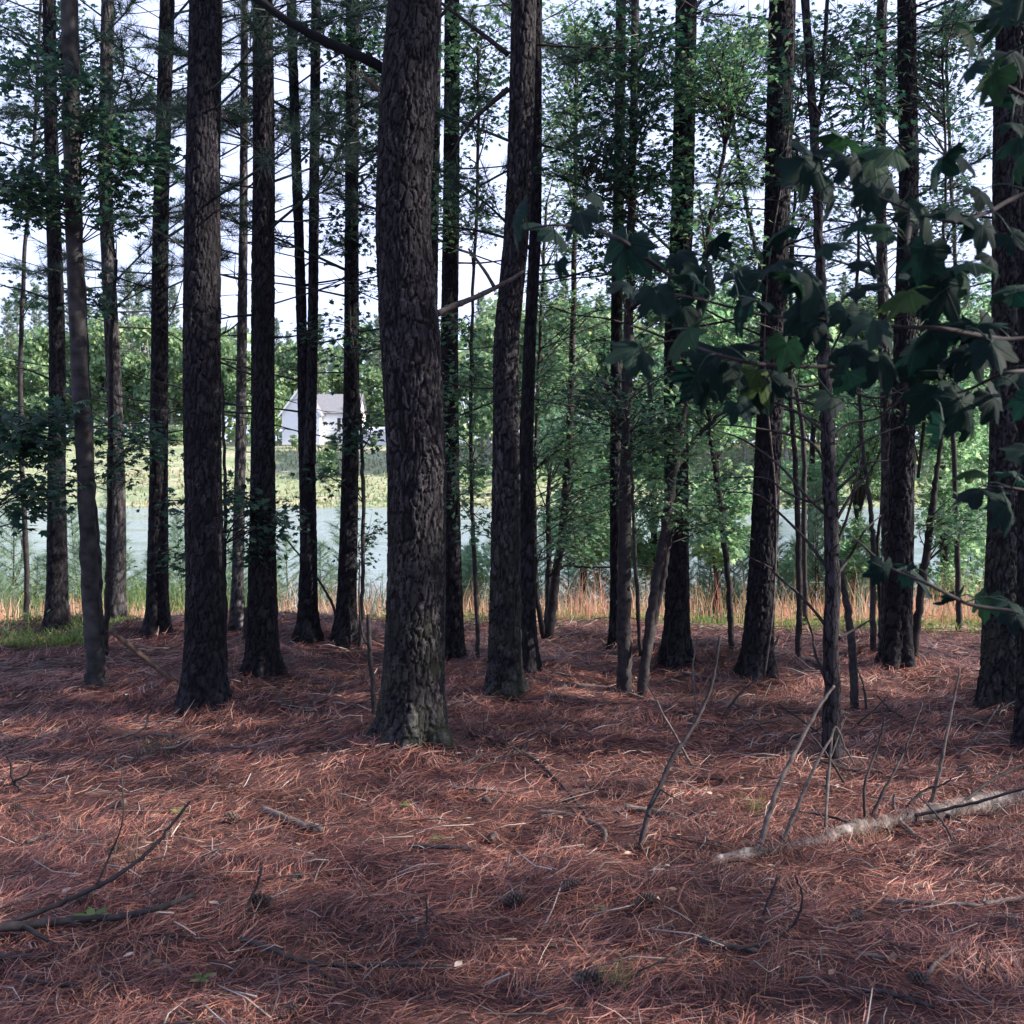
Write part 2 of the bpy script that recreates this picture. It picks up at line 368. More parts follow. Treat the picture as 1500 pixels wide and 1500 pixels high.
M['roof'] = plain_mat('grey_shingle_roof', (.16, .165, .18), (.22, .225, .24), 6, .9, .3, .02)
M['glass'] = plain_mat('dark_window_glass', (.02, .022, .025), (.03, .032, .035), 1, .1, 0)
M['trim'] = plain_mat('white_trim', (.8, .8, .8), (.82, .82, .82), 2, .6, 0)
M['foundation'] = plain_mat('grey_foundation', (.20, .19, .18), (.28, .27, .26), 3, .9, .3, .02)

# ------------------------------------------------------------------ trunk list (pixels of the photograph)
PINES = [
 # px path (x,y,width) from the base up, material, segs, label
 ([(84,922,34),(83,860,29),(80,700,24),(82,500,22),(81,250,19),(80,0,17)], 'pine', 'dark straight pine, leftmost full trunk behind the leaning grey stem'),
 ([(170,916,32),(171,850,26),(172,750,22),(167,500,20),(161,250,18),(161,0,17)], 'pine_grey', 'pale grey flaky-barked pine at the edge of the wood, right of the leaning stem'),
 ([(231,925,42),(231,880,32),(234,700,25),(239,500,24),(241,250,21),(243,0,20)], 'pine', 'slim dark pine on a small needle mound left of the thick twin-wide trunk'),
 ([(299,1030,80),(300,985,62),(302,850,54),(301,700,52),(299,500,51),(297,250,48),(297,0,45)], 'pine', 'thick dark pine with flared foot, left of centre on the red needle floor'),
 ([(347,920,24),(349,850,17),(353,650,15),(353,500,14),(352,250,11),(354,0,10)], 'pine_grey', 'very slim pale pine seen between two thick dark pines left of centre'),
 ([(384,988,56),(384,950,45),(384,800,38),(383,600,33),(381,400,33),(382,200,31),(383,0,28)], 'pine', 'straight dark pine beside the very slim pale one'),
 ([(451,936,38),(451,900,28),(451,800,24),(449,700,24),(446,620,22),(441,500,15),(436,300,14),(430,0,13)], 'pine', 'dark twin pine left of centre, forking into two stems at head height'),
 ([(505,942,40),(507,890,28),(511,750,25),(515,550,22),(518,300,19),(520,0,18)], 'pine', 'slim dark pine just left of the big central trunk, leafy twigs on it'),
 ([(603,1085,108),(604,1050,96),(605,1000,90),(609,900,84),(611,800,82),(611,667,82),(603,500,84),(593,333,76),(600,167,77),(612,0,73)], 'pine_moss', 'biggest pine, nearest trunk in the centre with furrowed plates and mossy foot'),
 ([(631,925,20),(632,700,15),(635,450,13),(637,300,12),(640,0,11)], 'pine', 'slim pine almost hidden by the right edge of the biggest trunk'),
 ([(664,960,38),(664,920,30),(663,833,26),(660,667,25),(658,500,25),(660,333,24),(661,0,22)], 'pine', 'dark pine standing just behind and right of the biggest trunk'),
 ([(739,1016,64),(739,985,50),(740,833,43),(741,667,39),(741,500,38),(757,333,36),(764,167,36),(768,0,35)], 'pine_moss', 'crooked rough-barked pine right of centre with a bend halfway up'),
 ([(775,985,34),(773,930,25),(772,833,23),(770,667,21),(776,500,18),(785,333,17),(786,0,15)], 'pine', 'slim pine touching the crooked rough-barked one from behind'),
 ([(903,945,22),(903,850,17),(902,700,16),(903,450,16),(906,200,15),(907,0,14)], 'pine', 'slim dark pine behind the thin grey stem in the green middle of the picture'),
 ([(991,970,48),(992,920,37),(992,833,35),(990,667,34),(988,500,33),(995,333,31),(1003,0,29)], 'pine', 'dark pine behind the slanting twin stems right of centre'),
 ([(1108,992,56),(1110,950,44),(1116,833,39),(1122,667,37),(1128,500,36),(1134,333,36),(1140,167,36),(1147,0,36)], 'pine', 'tall pine leaning right, ivy-like shoots on its upper trunk'),
 ([(1312,978,52),(1314,930,40),(1316,833,38),(1319,667,34),(1326,450,29),(1336,250,27),(1337,0,25)], 'pine', 'pine behind the dead-branched sapling on the right, leaning gently right'),
 ([(1298,955,20),(1299,800,16),(1300,600,16),(1298,400,15),(1297,0,14)], 'pine_grey', 'slim grey pine tucked left of the gently leaning one on the right'),
 ([(1466,1032,70),(1468,985,58),(1475,833,52),(1482,667,51),(1488,500,51),(1490,333,50),(1490,0,47)], 'pine_moss', 'rough pine at the right edge, big leaves hanging across it'),
 ([(1516,1087,60),(1516,1000,46),(1518,700,40),(1520,0,36)], 'pine', 'pine foot cut by the right edge of the picture'),
]
for P, m, l in PINES:
    b = on_ground(P[0][0], P[0][1]); MOUNDS.append((b.x, b.y, .38+P[0][2]/1500*b.y*.8, .09))
MOUNDS += [(1.3, 8.6, .8, .07), (-2.2, 8.8, .9, .05), (3.6, 7.4, 1.0, .06), (.4, 6.6, .8, .05), (-3.4, 6.2, 1.2, -.05)]

# ------------------------------------------------------------------ ground sheets
def axis(fine0, fine1, step, lo, hi, g):
    a = list(np.arange(fine0, fine1+1e-6, step)); s = step; x = fine1
    while x < hi: s *= g; x += s; a.append(min(x, hi))
    s = step; x = fine0
    while x > lo: s *= g; x -= s; a.insert(0, max(x, lo))
    return np.array(a)
gx = axis(-6.5, 6.5, .05, -320, 320, 1.09)
gy = axis(2.0, 10.6, .05, -60, 420, 1.055)
X, Y = np.meshgrid(gx, gy)
near = ((np.abs(X) < 8) & (Y < 12)).astype(float)
Z = ground_z(X, Y) + near*((fbm(X*3.1, Y*5.0, 5, 4)-.47)*.10)
def ground_surf(x, y):
    return ground_z(x, y)+(fbm(x*3.1, y*5.0, 5, 4)-.47)*.10
def sheet(name, r0, r1, mat):
    V = np.stack([X[r0:r1], Y[r0:r1], Z[r0:r1]], -1).reshape(-1, 3); nx = len(gx); ny = r1-r0
    i = np.arange(ny-1)[:, None]*nx; j = np.arange(nx-1)[None]
    F = np.stack([i+j, i+j+1, i+nx+j+1, i+nx+j], -1).reshape(-1, 4)
    return tag(link(name, raw_mesh(name, V, F, None, True, M[mat])), kind='structure')
r1 = int(np.searchsorted(gy, 10.9)); r2 = int(np.searchsorted(gy, 92.5))
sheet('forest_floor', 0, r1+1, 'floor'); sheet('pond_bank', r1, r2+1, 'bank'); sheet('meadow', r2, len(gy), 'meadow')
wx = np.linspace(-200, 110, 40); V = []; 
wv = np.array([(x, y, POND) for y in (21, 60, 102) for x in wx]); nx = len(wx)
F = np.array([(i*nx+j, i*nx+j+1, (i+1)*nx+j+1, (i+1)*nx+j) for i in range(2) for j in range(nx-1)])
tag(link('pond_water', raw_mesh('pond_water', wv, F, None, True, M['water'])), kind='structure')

# ------------------------------------------------------------------ fallen needles
def needles(n, y0, y1, xw, lmin, lmax, width, up=.18, lift=.03, seg=2):
    y = y0+(y1-y0)*rng.random(n)**.85; x = (rng.random(n)*2-1)*(xw*.5*y+.9)
    keep = (noise(x*1.7, y*2.6, 31)*.5+noise(x*6, y*9, 33)*.5)**1.3*1.9+.12 > rng.random(n)
    x, y = x[keep], y[keep]; n = len(x)
    a = (noise(x*.9, y*1.5, 41)-.5)*2.0+(noise(x*4.5, y*8, 44)-.5)*4.2+rng.normal(0, .5, n)
    a = np.where(rng.random(n) < .18, rng.random(n)*math.pi, a)
    L = rng.uniform(lmin, lmax, n); pit = np.abs(rng.normal(0, up, n))
    h_ = n//3; i0 = slice(0, h_); i1 = slice(h_, 2*h_)          # fascicles: two needles from one sheath
    bx_ = x[i0]-np.cos(a[i0])*L[i0]/2; by_ = y[i0]-np.sin(a[i0])*L[i0]/2; a[i1] = a[i0]+rng.choice([-1, 1], h_)*rng.uniform(.06, .4, h_)
    L[i1] = L[i0]*rng.uniform(.85, 1.05, h_); x[i1] = bx_+np.cos(a[i1])*L[i1]/2; y[i1] = by_+np.sin(a[i1])*L[i1]/2; pit[i1] = pit[i0]
    d = np.stack([np.cos(a)*np.cos(pit), np.sin(a)*np.cos(pit), np.sin(pit)], 1)
    s = np.stack([-np.sin(a), np.cos(a), rng.normal(0, .5, n)], 1); s /= np.linalg.norm(s, axis=1)[:, None]
    bend = rng.normal(0, .16, n)*L
    ps = []
    for t in np.linspace(-.5, .5, seg+1):
        p = np.stack([x, y, np.zeros(n)], 1)+d*(L*t)[:, None]
        c = (4*t*t)*bend; p[:, 0] += -np.sin(a)*c; p[:, 1] += np.cos(a)*c
        p[:, 2] += ground_surf(p[:, 0], p[:, 1])+.004+0; ps.append(p)
    lf = rng.random(n)**2*lift
    wd = width*(.6+.8*rng.random(n))
    V = []
    for k, p in enumerate(ps):
        p[:, 2] += lf+L*.5*np.sin(pit)
        ww = wd*(1.0 if k < seg else .45)
        V += [p-s*ww[:, None]*.5, p+s*ww[:, None]*.5]
    V = np.stack(V, 1).reshape(-1, 3); kk = 2*(seg+1)
    T = np.array([(2*i, 2*i+1, 2*i+3, 2*i+2) for i in range(seg)])
    F = (T[None]+(np.arange(n)*kk)[:, None, None]).reshape(-1, 4)
    return V, F
mb = MB()
mb.add(*needles(115000, 2.3, 5.2, 1.25, .06, .14, .0019, .20, .03))
mb.add(*needles(105000, 5.0, 8.2, 1.25, .07, .16, .0029, .20, .03))
mb.add(*needles(42000, 8.0, 11.3, 1.25, .10, .20, .0045, .20, .03, 1))
for (hx_, hy_, hr_, ha_) in MOUNDS[:19]:
    n_ = 900; a = rng.random(n_)*6.283; q = hr_*.42+np.abs(rng.normal(0, .10, n_)); x = hx_+np.cos(a)*q; y = hy_+np.sin(a)*q
    az = a+math.pi/2+rng.normal(0, .7, n_); L = rng.uniform(.07, .15, n_); pt = rng.uniform(-.1, .6, n_); d = np.stack([np.cos(az)*np.cos(pt), np.sin(az)*np.cos(pt), np.sin(pt)], 1)
    P = np.stack([x, y, ground_surf(x, y)+.01+.035*rng.random(n_)*np.exp(-(q-hr_*.42)/.1)], 1); s_ = np.stack([-np.sin(az), np.cos(az), 0*az], 1)*.0045*hy_/9
    V = np.stack([P-s_/2, P+s_/2, P+d*L[:, None]], 1).reshape(-1, 3); mb.add(V, np.arange(n_*3).reshape(-1, 3))
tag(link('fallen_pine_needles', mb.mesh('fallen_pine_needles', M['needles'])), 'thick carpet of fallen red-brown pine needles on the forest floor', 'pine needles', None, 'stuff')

# ------------------------------------------------------------------ bark and trunks
def _vor(a, b, ncol, s):
    ai = np.floor(a); bi = np.floor(b); F1 = np.full(a.shape, 9.); F2 = F1.copy(); cr = np.zeros(a.shape)
    for di in (-1, 0, 1):
        for dj in (-1, 0, 1):
            ci = ai+di; cj = bi+dj; cw = np.mod(ci, ncol)
            ox = _h(cw, cj, s); oy = _h(cw, cj, s+1); q = _h(cw, cj, s+2)
            d = np.abs(ci+ox-a)*.8+np.abs(cj+oy-b)*.75
            m = d < F1; F2 = np.where(m, F1, np.minimum(F2, d)); cr = np.where(m, q, cr); F1 = np.where(m, d, F1)
    return F2-F1, cr
def bark_field(u, z, ncol, rowh, s):
    """u in 0..1 round the trunk, z in metres. returns plate(0..1), cell random"""
    per = np.minimum(1, np.minimum(u, 1-u)*12); nx = u*ncol
    a = nx+((noise(nx*.45, z*4, s+9)-.5)*1.6+(noise(nx*1.7, z*22, s+10)-.5)*.55+(noise(nx*4, z*60, s+12)-.5)*.15)*per
    b = (z+(noise(nx*.7, z*9, s+5)-.5)*.07+(noise(nx*3, z*30, s+6)-.5)*.03)/rowh
    e1, c1 = _vor(a, b, ncol, s); e2, c2 = _vor(a*2, b*2.6, ncol*2, s+31)
    wdt = .07+.24*noise(nx*.6, z*5, s+14)
    p1 = np.clip((e1-.02)/(wdt*.8+.04), 0, 1); p2 = sm(.0, .22, e2)
    return p1*(.72+.28*p2)*(.85+.25*c2), c1
def trunk_mesh(name, C, rad, zs, segs, mat, amp, off, s, flare=True, platew=.031, plateh=.12):
    """C: (n,3) centres at heights zs, rad (n,)"""
    n = len(C); th = np.linspace(0, 2*math.pi, segs, endpoint=False)
    U, ZZ = np.meshgrid(th/(2*math.pi), C[:, 2]-off[2])
    circ = 2*math.pi*float(np.median(rad)); ncol = max(6, round(circ/platew))
    pl, cr = bark_field(U, ZZ, ncol, plateh, s)
    big = (noise(np.cos(th)[None, :]*1.4+5+ZZ*0, ZZ*.9+np.sin(th)[None, :]*1.4+7, s+11)-.5)
    rr = rad[:, None]*(1+.10*big)+amp*(pl-.6)*(.55+.7*cr)
    if flare:
        lob = (np.sin(th*4+s)+.6*np.sin(th*7+s*2))[None, :]
        rr = rr+rad[0]*(.14+.22*lob*(ZZ < .6))*np.exp(-np.clip(ZZ, 0, 9)/.13)
    V = np.stack([C[:, 0:1]+rr*np.cos(th), C[:, 1:2]+rr*np.sin(th), np.broadcast_to(C[:, 2:3], rr.shape)], -1).reshape(-1, 3)-np.array(off)
    i = np.arange(n-1)[:, None]*segs; j = np.arange(segs)[None]
    F = np.stack([i+j, i+(j+1) % segs, i+segs+(j+1) % segs, i+segs+j], -1).reshape(-1, 4)
    plate = pl*(.55+.6*cr)
    return raw_mesh(name, V, F, {'plate': np.clip(plate, 0, 1).ravel()}, True, M[mat])
def pix_trunk(P, d, lean=0.0):
    """pixel path -> centres, radii by height, at depth d"""
    pts = [at(x, y, d) for x, y, w_ in P]; z = np.array([p.z for p in pts]); x = np.array([p.x for p in pts])
    r = np.array([w_/1500*d*.5 for _, _, w_ in P])
    return z, x, r
# shared high crowns of needles
def tufts(mb, P, D, n_needle, L, wd):
    """P (k,3) positions, D (k,3) dirs"""
    k = len(P); N = k*n_needle
    P2 = np.repeat(P, n_needle, 0); D2 = np.repeat(D/np.linalg.norm(D, axis=1)[:, None], n_needle, 0)
    d = D2*.75+rng.normal(0, .55, (N, 3)); d[:, 2] += .12; d /= np.linalg.norm(d, axis=1)[:, None]
    P2 = P2-D2*(rng.random((N, 1))*L*.8)
    s = np.cross(d, rng.normal(0, 1, (N, 3))); s /= np.linalg.norm(s, axis=1)[:, None]
    ll = (L*rng.uniform(.7, 1.15, N))[:, None]
    V = np.stack([P2-s*wd*.5, P2+s*wd*.5, P2+d*ll-np.array([0, 0, 1])*ll*.12], 1).reshape(-1, 3)
    mb.add(V, np.arange(N*3).reshape(-1, 3))
def crown_mesh(seed, h=9.5, r=2.0, nb=46):
    mb = MB(); P = []; D = []
    for k in range(nb):
        t = (k+.5)/nb; z0 = t*h; a = k*2.4+rng.random(); L = r*(1-.72*t)*rng.uniform(.6, 1.15)*min(1, .55+t*3)
        e = Vector((math.cos(a), math.sin(a), .25+.5*t)).normalized()
        p0 = np.array([0, 0, z0]); p1 = p0+np.array(e)*L; mid = (p0+p1)/2+np.array([0, 0, -.08*L])
        c = spline([p0, mid, p1], 6); add_tube(mb, c, np.linspace(.03, .01, 6), 3)
        for q in range(9):
            f = .35+.65*q/8; c0 = p0*(1-f)+p1*f; dv = np.array(e)+rng.normal(0, .6, 3); dv[2] = abs(dv[2])*.6+.1
            P.append(c0+dv*rng.uniform(.08, .38)); D.append(dv)
    P = np.array(P); D = np.array(D)
    return mb, P, D
CROWNS = []
for s in range(3):
    mb, P, D = crown_mesh(s); tufts(mb, P, D, 16, .24, .028)
    CROWNS.append(mb.mesh('pine_crown', M['needle_green']))
# lower boughs with fine needles, several shared shapes
def bough_mesh(L, nt_, seed):
    mb = MB(); pts = [(0, 0, 0), (L*.5, rng.normal(0, .06), L*.10), (L, rng.normal(0, .1), L*.16)]
    c = spline(pts, 9); add_tube(mb, c, np.linspace(.012, .004, 9), 4)
    P = []; D = []
    for q in range(nt_):
        f = rng.uniform(.35, 1); i = min(8, int(f*8)); b = c[i]
        side = rng.choice([-1, 1]); l = rng.uniform(.12, .55)*(1.25-f); dv = np.array([.8, side*rng.uniform(.2, 1), rng.uniform(-.1, .5)]); dv /= np.linalg.norm(dv)
        e = b+dv*l; add_tube(mb, spline([b, (b+e)/2+[0, 0, -.02], e], 4), np.linspace(.005, .002, 4), 3)
        P.append(e); D.append(dv)
        if l > .25: P.append(b+dv*l*.55); D.append(dv)
    tufts(mb, np.array(P), np.array(D), 46, .15, .0045)
    return mb.mesh('needle_bough', M['needle_green'])
BOUGHS = [bough_mesh(rng.uniform(1.0, 1.9), 12+4*(k % 2), k) for k in range(5)]
def dead_branch(p0, az, L, r, rise=.1):
    d = Vector((math.cos(az), math.sin(az), rise)); mb = MB()
    pts = [p0]; 
    for k in range(1, 5):
        d.z += random.uniform(-.14, .16); d.x += random.uniform(-.18, .18); d.y += random.uniform(-.12, .12)
        pts.append(pts[-1]+d*(L/4))
    c = spline(pts, 13); add_tube(mb, c, np.linspace(r, r*.3, 13), 4, .15)
    for q in range(random.randint(1, 4)):
        i = random.randint(4, 11); dd = Vector((random.uniform(-1, 1)+d.x, random.uniform(-1, 1)+d.y, random.uniform(-.3, .7))).normalized()
        l = random.uniform(.12, .4)*L; b = Vector(c[i]); 
        add_tube(mb, spline([b, b+dd*l*.5+Vector((0, 0, random.uniform(-.04, .04))), b+dd*l], 5), np.linspace(r*.45, r*.18, 5), 3)
    return mb
def make_pine(P, mat, label, s, ndead, nbough, bz=3.2):
    b = on_ground(P[0][0], P[0][1], gz_s); d = b.y
    z, x, r = pix_trunk(P, d); top = z[-1]; H = 17+2.5*math.sin(s*1.7)
    z[0] = b.z-.12
    slope = (x[-1]-x[-2])/(z[-1]-z[-2]); zt = H-1
    zz = np.append(z, [zt]); xx = np.append(x, [x[-1]+slope*.35*(zt-top)]); rr = np.append(r, [r[-1]*.3])
    wpx = np.median([p[2] for p in P]); segs = int(np.clip(wpx*1.9, 20, 150)); dz = float(np.clip(.008*d/6*(75/wpx)**.35, .008, .03))
    fine = np.arange(b.z-.12, top+.25, dz); zs = np.concatenate([fine, np.arange(fine[-1]+.35, zt, .45)])
    # smooth monotone interpolation through the waypoints
    sx = np.interp(zs, zz, xx); sr = np.interp(zs, zz, rr)
    k = int(.45/dz)|1; ker = np.hanning(k+2)[1:-1]; ker /= ker.sum()
    nf = len(fine)
    for arr in (sx, sr):
        f = np.pad(arr[:nf], k//2, mode='edge'); lo = np.convolve(f, ker, 'valid'); wgt = sm(.0, .5, fine-fine[0]) if arr is sr else 1
        arr[:nf] = lo*wgt+arr[:nf]*(1-wgt) if arr is sr else lo
    yy = d+.03*np.sin(zs*.6+s)*np.clip(zs, 0, 4)
    t = thing('pine_tree', label, 'pine tree', (b.x, b.y, b.z))
    off = (b.x, b.y, b.z)
    amp = .010 if wpx > 30 else .007
    C = np.stack([sx, yy, zs], 1)
    link('trunk', trunk_mesh('pine_trunk', C, sr, zs, segs, mat, amp*(1.25 if wpx > 70 else 1.1), off, s), t)
    def cen(zq): return Vector((float(np.interp(zq, zs, sx)), float(np.interp(zq, zs, yy)), zq)), float(np.interp(zq, zs, sr))
    c0, _ = cen(8.0); cr = link('crown', CROWNS[s % 3], t, Vector((c0.x, c0.y, 8.2))-Vector(off))
    cr['kind'] = 'stuff'; cr.rotation_euler.z = s*1.3; cr.scale = (1, 1, (H-8)/9.6)
    for q in range(ndead):
        zq = random.uniform(1.9, min(top, 6.3)); p, r_ = cen(zq); az = random.choice([0, math.pi])+random.uniform(-.9, .9)
        p = p+Vector((math.cos(az), math.sin(az), 0))*r_*.7
        m_ = dead_branch(p, az, random.uniform(.5, 1.5), random.uniform(.006, .012), random.uniform(-.1, .4))
        link('branch', m_.mesh('dead_branch', M['twig'], off), t)
    for q in range(nbough):
        zq = bz+(top+.3-bz)*((q+random.random())/nbough); p, r_ = cen(zq); az = random.choice([0, math.pi])+random.uniform(-1.0, 1.0)
        o = link('bough', BOUGHS[q % 5], t, p-Vector(off)); o.rotation_euler = (random.uniform(-.4, .4), random.uniform(-.35, .1), az)
        sc = random.uniform(.8, 1.25); o.scale = (sc, sc, sc); o['kind'] = 'stuff'
    return t, cen, off
def gz_s(x, y): return gz(x, y)
NB = {0: (12, 12), 1: (14, 15), 2: (13, 14), 3: (5, 4), 4: (12, 12), 5: (8, 5), 6: (12, 5), 7: (12, 5), 8: (0, 0), 9: (3, 3), 10: (6, 4), 11: (2, 0), 12: (6, 3), 13: (6, 5), 14: (5, 4), 15: (9, 2), 16: (8, 5), 17: (8, 6), 18: (2, 0), 19: (1, 0)}
PT = []
for i, (P, m, l) in enumerate(PINES):
    nd, nb = NB[i]; PT.append(make_pine(P, m, l, i+1, nd, nb))
def px_branch(parent, off, pts, d, r0, r1, mat='twig', name='branch', dy=None, k=6, label=None, kn=.12):
    ps = [at(x, y, d+(dy[i] if dy else 0)) for i, (x, y) in enumerate(pts)]
    mb = MB(); n = 5*len(ps); add_tube(mb, spline(ps, n), np.linspace(r0, r1, n), k, kn)
    o = link(name, mb.mesh(name, M[mat], off), parent)
    if label: o['label'] = label
    return ps
# boughs of the biggest pine and the snapped limb of the crooked one
t, cen, off = PT[6]
S_ = [at(x, y, off[1]+.01) for x, y in [(453,680),(455,620),(458,500),(460,300),(463,0),(464,-200)]]; mb = MB(); P_ = spline(S_, 260)
add_tube(mb, P_, np.interp(np.arange(260), [0, 60, 259], [10, 8, 6.5])/1500*off[1], 18, .05)
link('stem', mb.mesh('stem', M['pine_plain'], off), t)['label'] = 'right-hand stem of the fork'
t, cen, off = PT[8]; d7 = off[1]
px_branch(t, off, [(590,122),(568,104),(530,84),(480,62),(420,30),(372,-4),(300,-40)], d7, .034, .02, 'pine', dy=[0,-.02,0,.1,.2,.3,.4], k=10, label='thick limb rising to the upper left')
px_branch(t, off, [(600,190),(584,170),(570,145),(553,128),(536,114)], d7-.13, .016, .009, 'brownwood', k=8, label='short curved dead stub')
px_branch(t, off, [(640,30),(655,12),(672,-20)], d7, .012, .008)
t, cen, off = PT[11]; d10 = off[1]
px_branch(t, off, [(768,398),(740,414),(700,434),(665,448),(640,460)], d10-.2, .012, .024, 'deadwood', dy=[.0,-.02,-.05,-.08,-.1], k=8, label='pale snapped limb reaching left')
px_branch(t, off, [(724,420),(712,400),(700,383),(686,364)], d10-.24, .013, .008, 'deadwood', k=7)
px_branch(t, off, [(640,0),(700,45),(745,80)], d10+.1, .010, .02)
px_branch(t, off, [(745,130),(715,155),(685,185),(660,230)], d10+.1, .02, .008)

# ------------------------------------------------------------------ broadleaf trees
star = []
lob = [(90, 1.0), (68, .50), (48, .82), (26, .42), (2, .62), (-30, .30), (-78, .16)]
pts = [(math.cos(R(a))*r_, math.sin(R(a))*r_) for a, r_ in lob]; ptl = [(-x, y) for x, y in pts[::-1]][:-1]
outl = pts+ptl
STV = [(0, 0, 0)]+[(x*.55, y*.55+.12, -.10*abs(x)-.10*max(0, y)**2) for x, y in outl]
STF = [(0, i, i % len(outl)+1) for i in range(1, len(outl)+1)]
STF = [(0, i % len(outl)+1, i) for i in range(1, len(outl)+1)]
OVV = [(0, 0, 0), (-.2, .32, -.03), (.2, .32, -.03), (-.2, .62, -.06), (.2, .62, -.06), (0, 1, -.16)]
OVF = [(0, 2, 1), (1, 2, 4), (1, 4, 3), (3, 4, 5)]
def leaves_on(mb, A, B, nper, size, tpl='star', tilt=.35, jit=.05):
    """A,B (k,3): twig ends; nper leaves on each"""
    k = len(A); N = k*nper
    A2 = np.repeat(A, nper, 0); B2 = np.repeat(B, nper, 0); f = np.tile(np.linspace(.2, 1, nper), k)[:, None]
    P = A2*(1-f)+B2*f+rng.normal(0, jit, (N, 3))
    T = (B2-A2)/(np.linalg.norm(B2-A2, axis=1)[:, None]+1e-9)
    side = np.cross(T, [0, 0, 1.])*rng.choice([-1, 1], N)[:, None]
    d = T*.6+side*rng.uniform(.2, 1.1, (N, 1))+rng.normal(0, .25, (N, 3)); d[:, 2] -= .25
    nh = np.zeros((N, 3)); nh[:, 2] = 1; nh += rng.normal(0, tilt, (N, 3))
    Mt = rotmats(d, nh)
    V, F = batch(STV if tpl == 'star' else OVV, STF if tpl == 'star' else OVF, Mt, P, size*rng.uniform(.5, 1.15, N)*rng.uniform(.8, 1.1))
    mb.add(V, F)
def make_broadleaf(name, label, cat, stems, blobs, d, size=.10, mat='leaf', bark='twig', group=None, tpl='star', nper=7, density=1.12, maxb=16, tilt=.4, dr=1.0):
    """stems: list of pixel paths (x,y,width); first point of the first is the base. blobs: (cx,cy,rx,ry,ntarget) in pixels"""
    x0, y0 = stems[0][0][:2]
    if d is None: b = on_ground(x0, y0, gz_s); d = b.y
    else:
        b = at(x0, y0, d); b.z = gz(b.x, b.y)
    off = (b.x, b.y, b.z); t = thing(name, label, cat, off, group)
    allp = []
    for si, S in enumerate(stems):
        ps = [at(x, y, d+.12*si*(1 if si % 2 else -1)*(0 if j == 0 else 1)) for j, (x, y, w_) in enumerate(S)]
        if si == 0: ps[0].z = b.z-.05
        rr = np.interp(np.linspace(0, 1, 8*len(S)), np.linspace(0, 1, len(S)), [max(w_, 2)/1500*d*.5 for _, _, w_ in S])
        c = spline(ps, 8*len(S)); c[1:-1] += rng.normal(0, .004, c[1:-1].shape)
        mb = MB(); add_tube(mb, c, rr, 10 if S[0][2] > 12 else 7, .08)
        link('trunk' if si == 0 else 'stem', mb.mesh('stem', M[bark], off), t); allp.append(c)
    A = np.concatenate(allp); fm = MB(); TA = []; TB = []; brs = []
    for (cx, cy, rx, ry, n) in blobs:
        for q in range(max(1, int(n*density*1.12+.5))):
            a = random.random()*6.283; rr_ = random.random()**.5
            T = at(cx+math.cos(a)*rx*rr_, cy+math.sin(a)*ry*rr_, d+random.uniform(-dr, dr))
            dist = np.hypot(A[:, 0]-T.x, A[:, 1]-T.y); want = T.z-.35*dist
            sc = np.abs(A[:, 2]-want)+.25*dist; i = int(np.argmin(sc+rng.random(len(A))*.3)); S0 = A[i]
            Tn = np.array(T); mid = (S0+Tn)/2+np.array([0, 0, .08*np.linalg.norm(Tn-S0)])+rng.normal(0, .04, 3)
            brs.append((S0, mid, Tn))
    for bi, (S0, mid, Tn) in enumerate(brs):
        L = np.linalg.norm(Tn-S0); c = spline([S0, mid, Tn], 9); r0 = min(.012, .004+.004*L)
        m_ = MB(); add_tube(m_, c, np.linspace(r0, .0022, 9), 4, .1)
        for q in range(5):
            i = 3+q; e0 = c[min(i, 8)]; dv = (Tn-S0)/max(L, .01)+rng.normal(0, .75, 3)*[1, 1, .35]; dv /= np.linalg.norm(dv)
            l = rng.uniform(.14, .38); e1 = e0+dv*l+np.array([0, 0, -.03]); TA.append(e0); TB.append(e1)
            add_tube(m_, np.array([e0, (e0+e1)/2+[0, 0, .01], e1]), [.0024, .002, .0014], 3)
        if bi < maxb: link('branch', m_.mesh('leafy_branch', M['twig'], off), t)
        else:
            if bi == maxb: rest = MB()
            V_ = np.concatenate(m_.v); rest.v.append(V_); rest.a.append(np.zeros(len(V_)))
            rest.f4 += [f+rest.n for f in m_.f4]; rest.f3 += [f+rest.n for f in m_.f3]; rest.n += len(V_)
    if len(brs) > maxb: link('twigs', rest.mesh('twigs', M['twig'], off), t)['kind'] = 'stuff'
    if TA:
        leaves_on(fm, np.array(TA), np.array(TB), nper, size, tpl, tilt)
        f_ = link('foliage', fm.mesh('foliage', M[mat], off, smooth=False), t); f_['kind'] = 'stuff'
    return t, off, d
BL = make_broadleaf
# leaning smooth grey tree on the left
t2, off2, d2 = BL('sweetgum_tree', 'smooth grey leaning trunk at the left with lichen patches and a dark second stem', 'tree',
   [[(141,1007,32),(139,960,27),(132,850,25),(120,600,24),(108,350,23),(103,100,24),(100,-60,24)], [(146,930,12),(141,830,17),(131,700,18),(122,500,15),(113,300,14),(108,0,14)]],
   [(50,275,75,35,14),(205,235,55,40,10),(130,150,60,40,7),(60,100,60,50,8),(20,290,40,40,6),(190,290,50,18,5),(240,220,30,20,4)], None, .10, bark='smooth', dr=.6, nper=7)
BL('sweetgum_sapling', 'low leafy shoots with star leaves at the left edge above the pond', 'sapling',
   [[(-40,1010,10),(-30,850,8),(-15,700,7),(0,600,5)]], [(40,655,55,25,7),(60,700,45,25,5),(20,620,50,25,6),(65,735,30,10,3),(110,620,50,14,4)], None, .12, dr=.4)
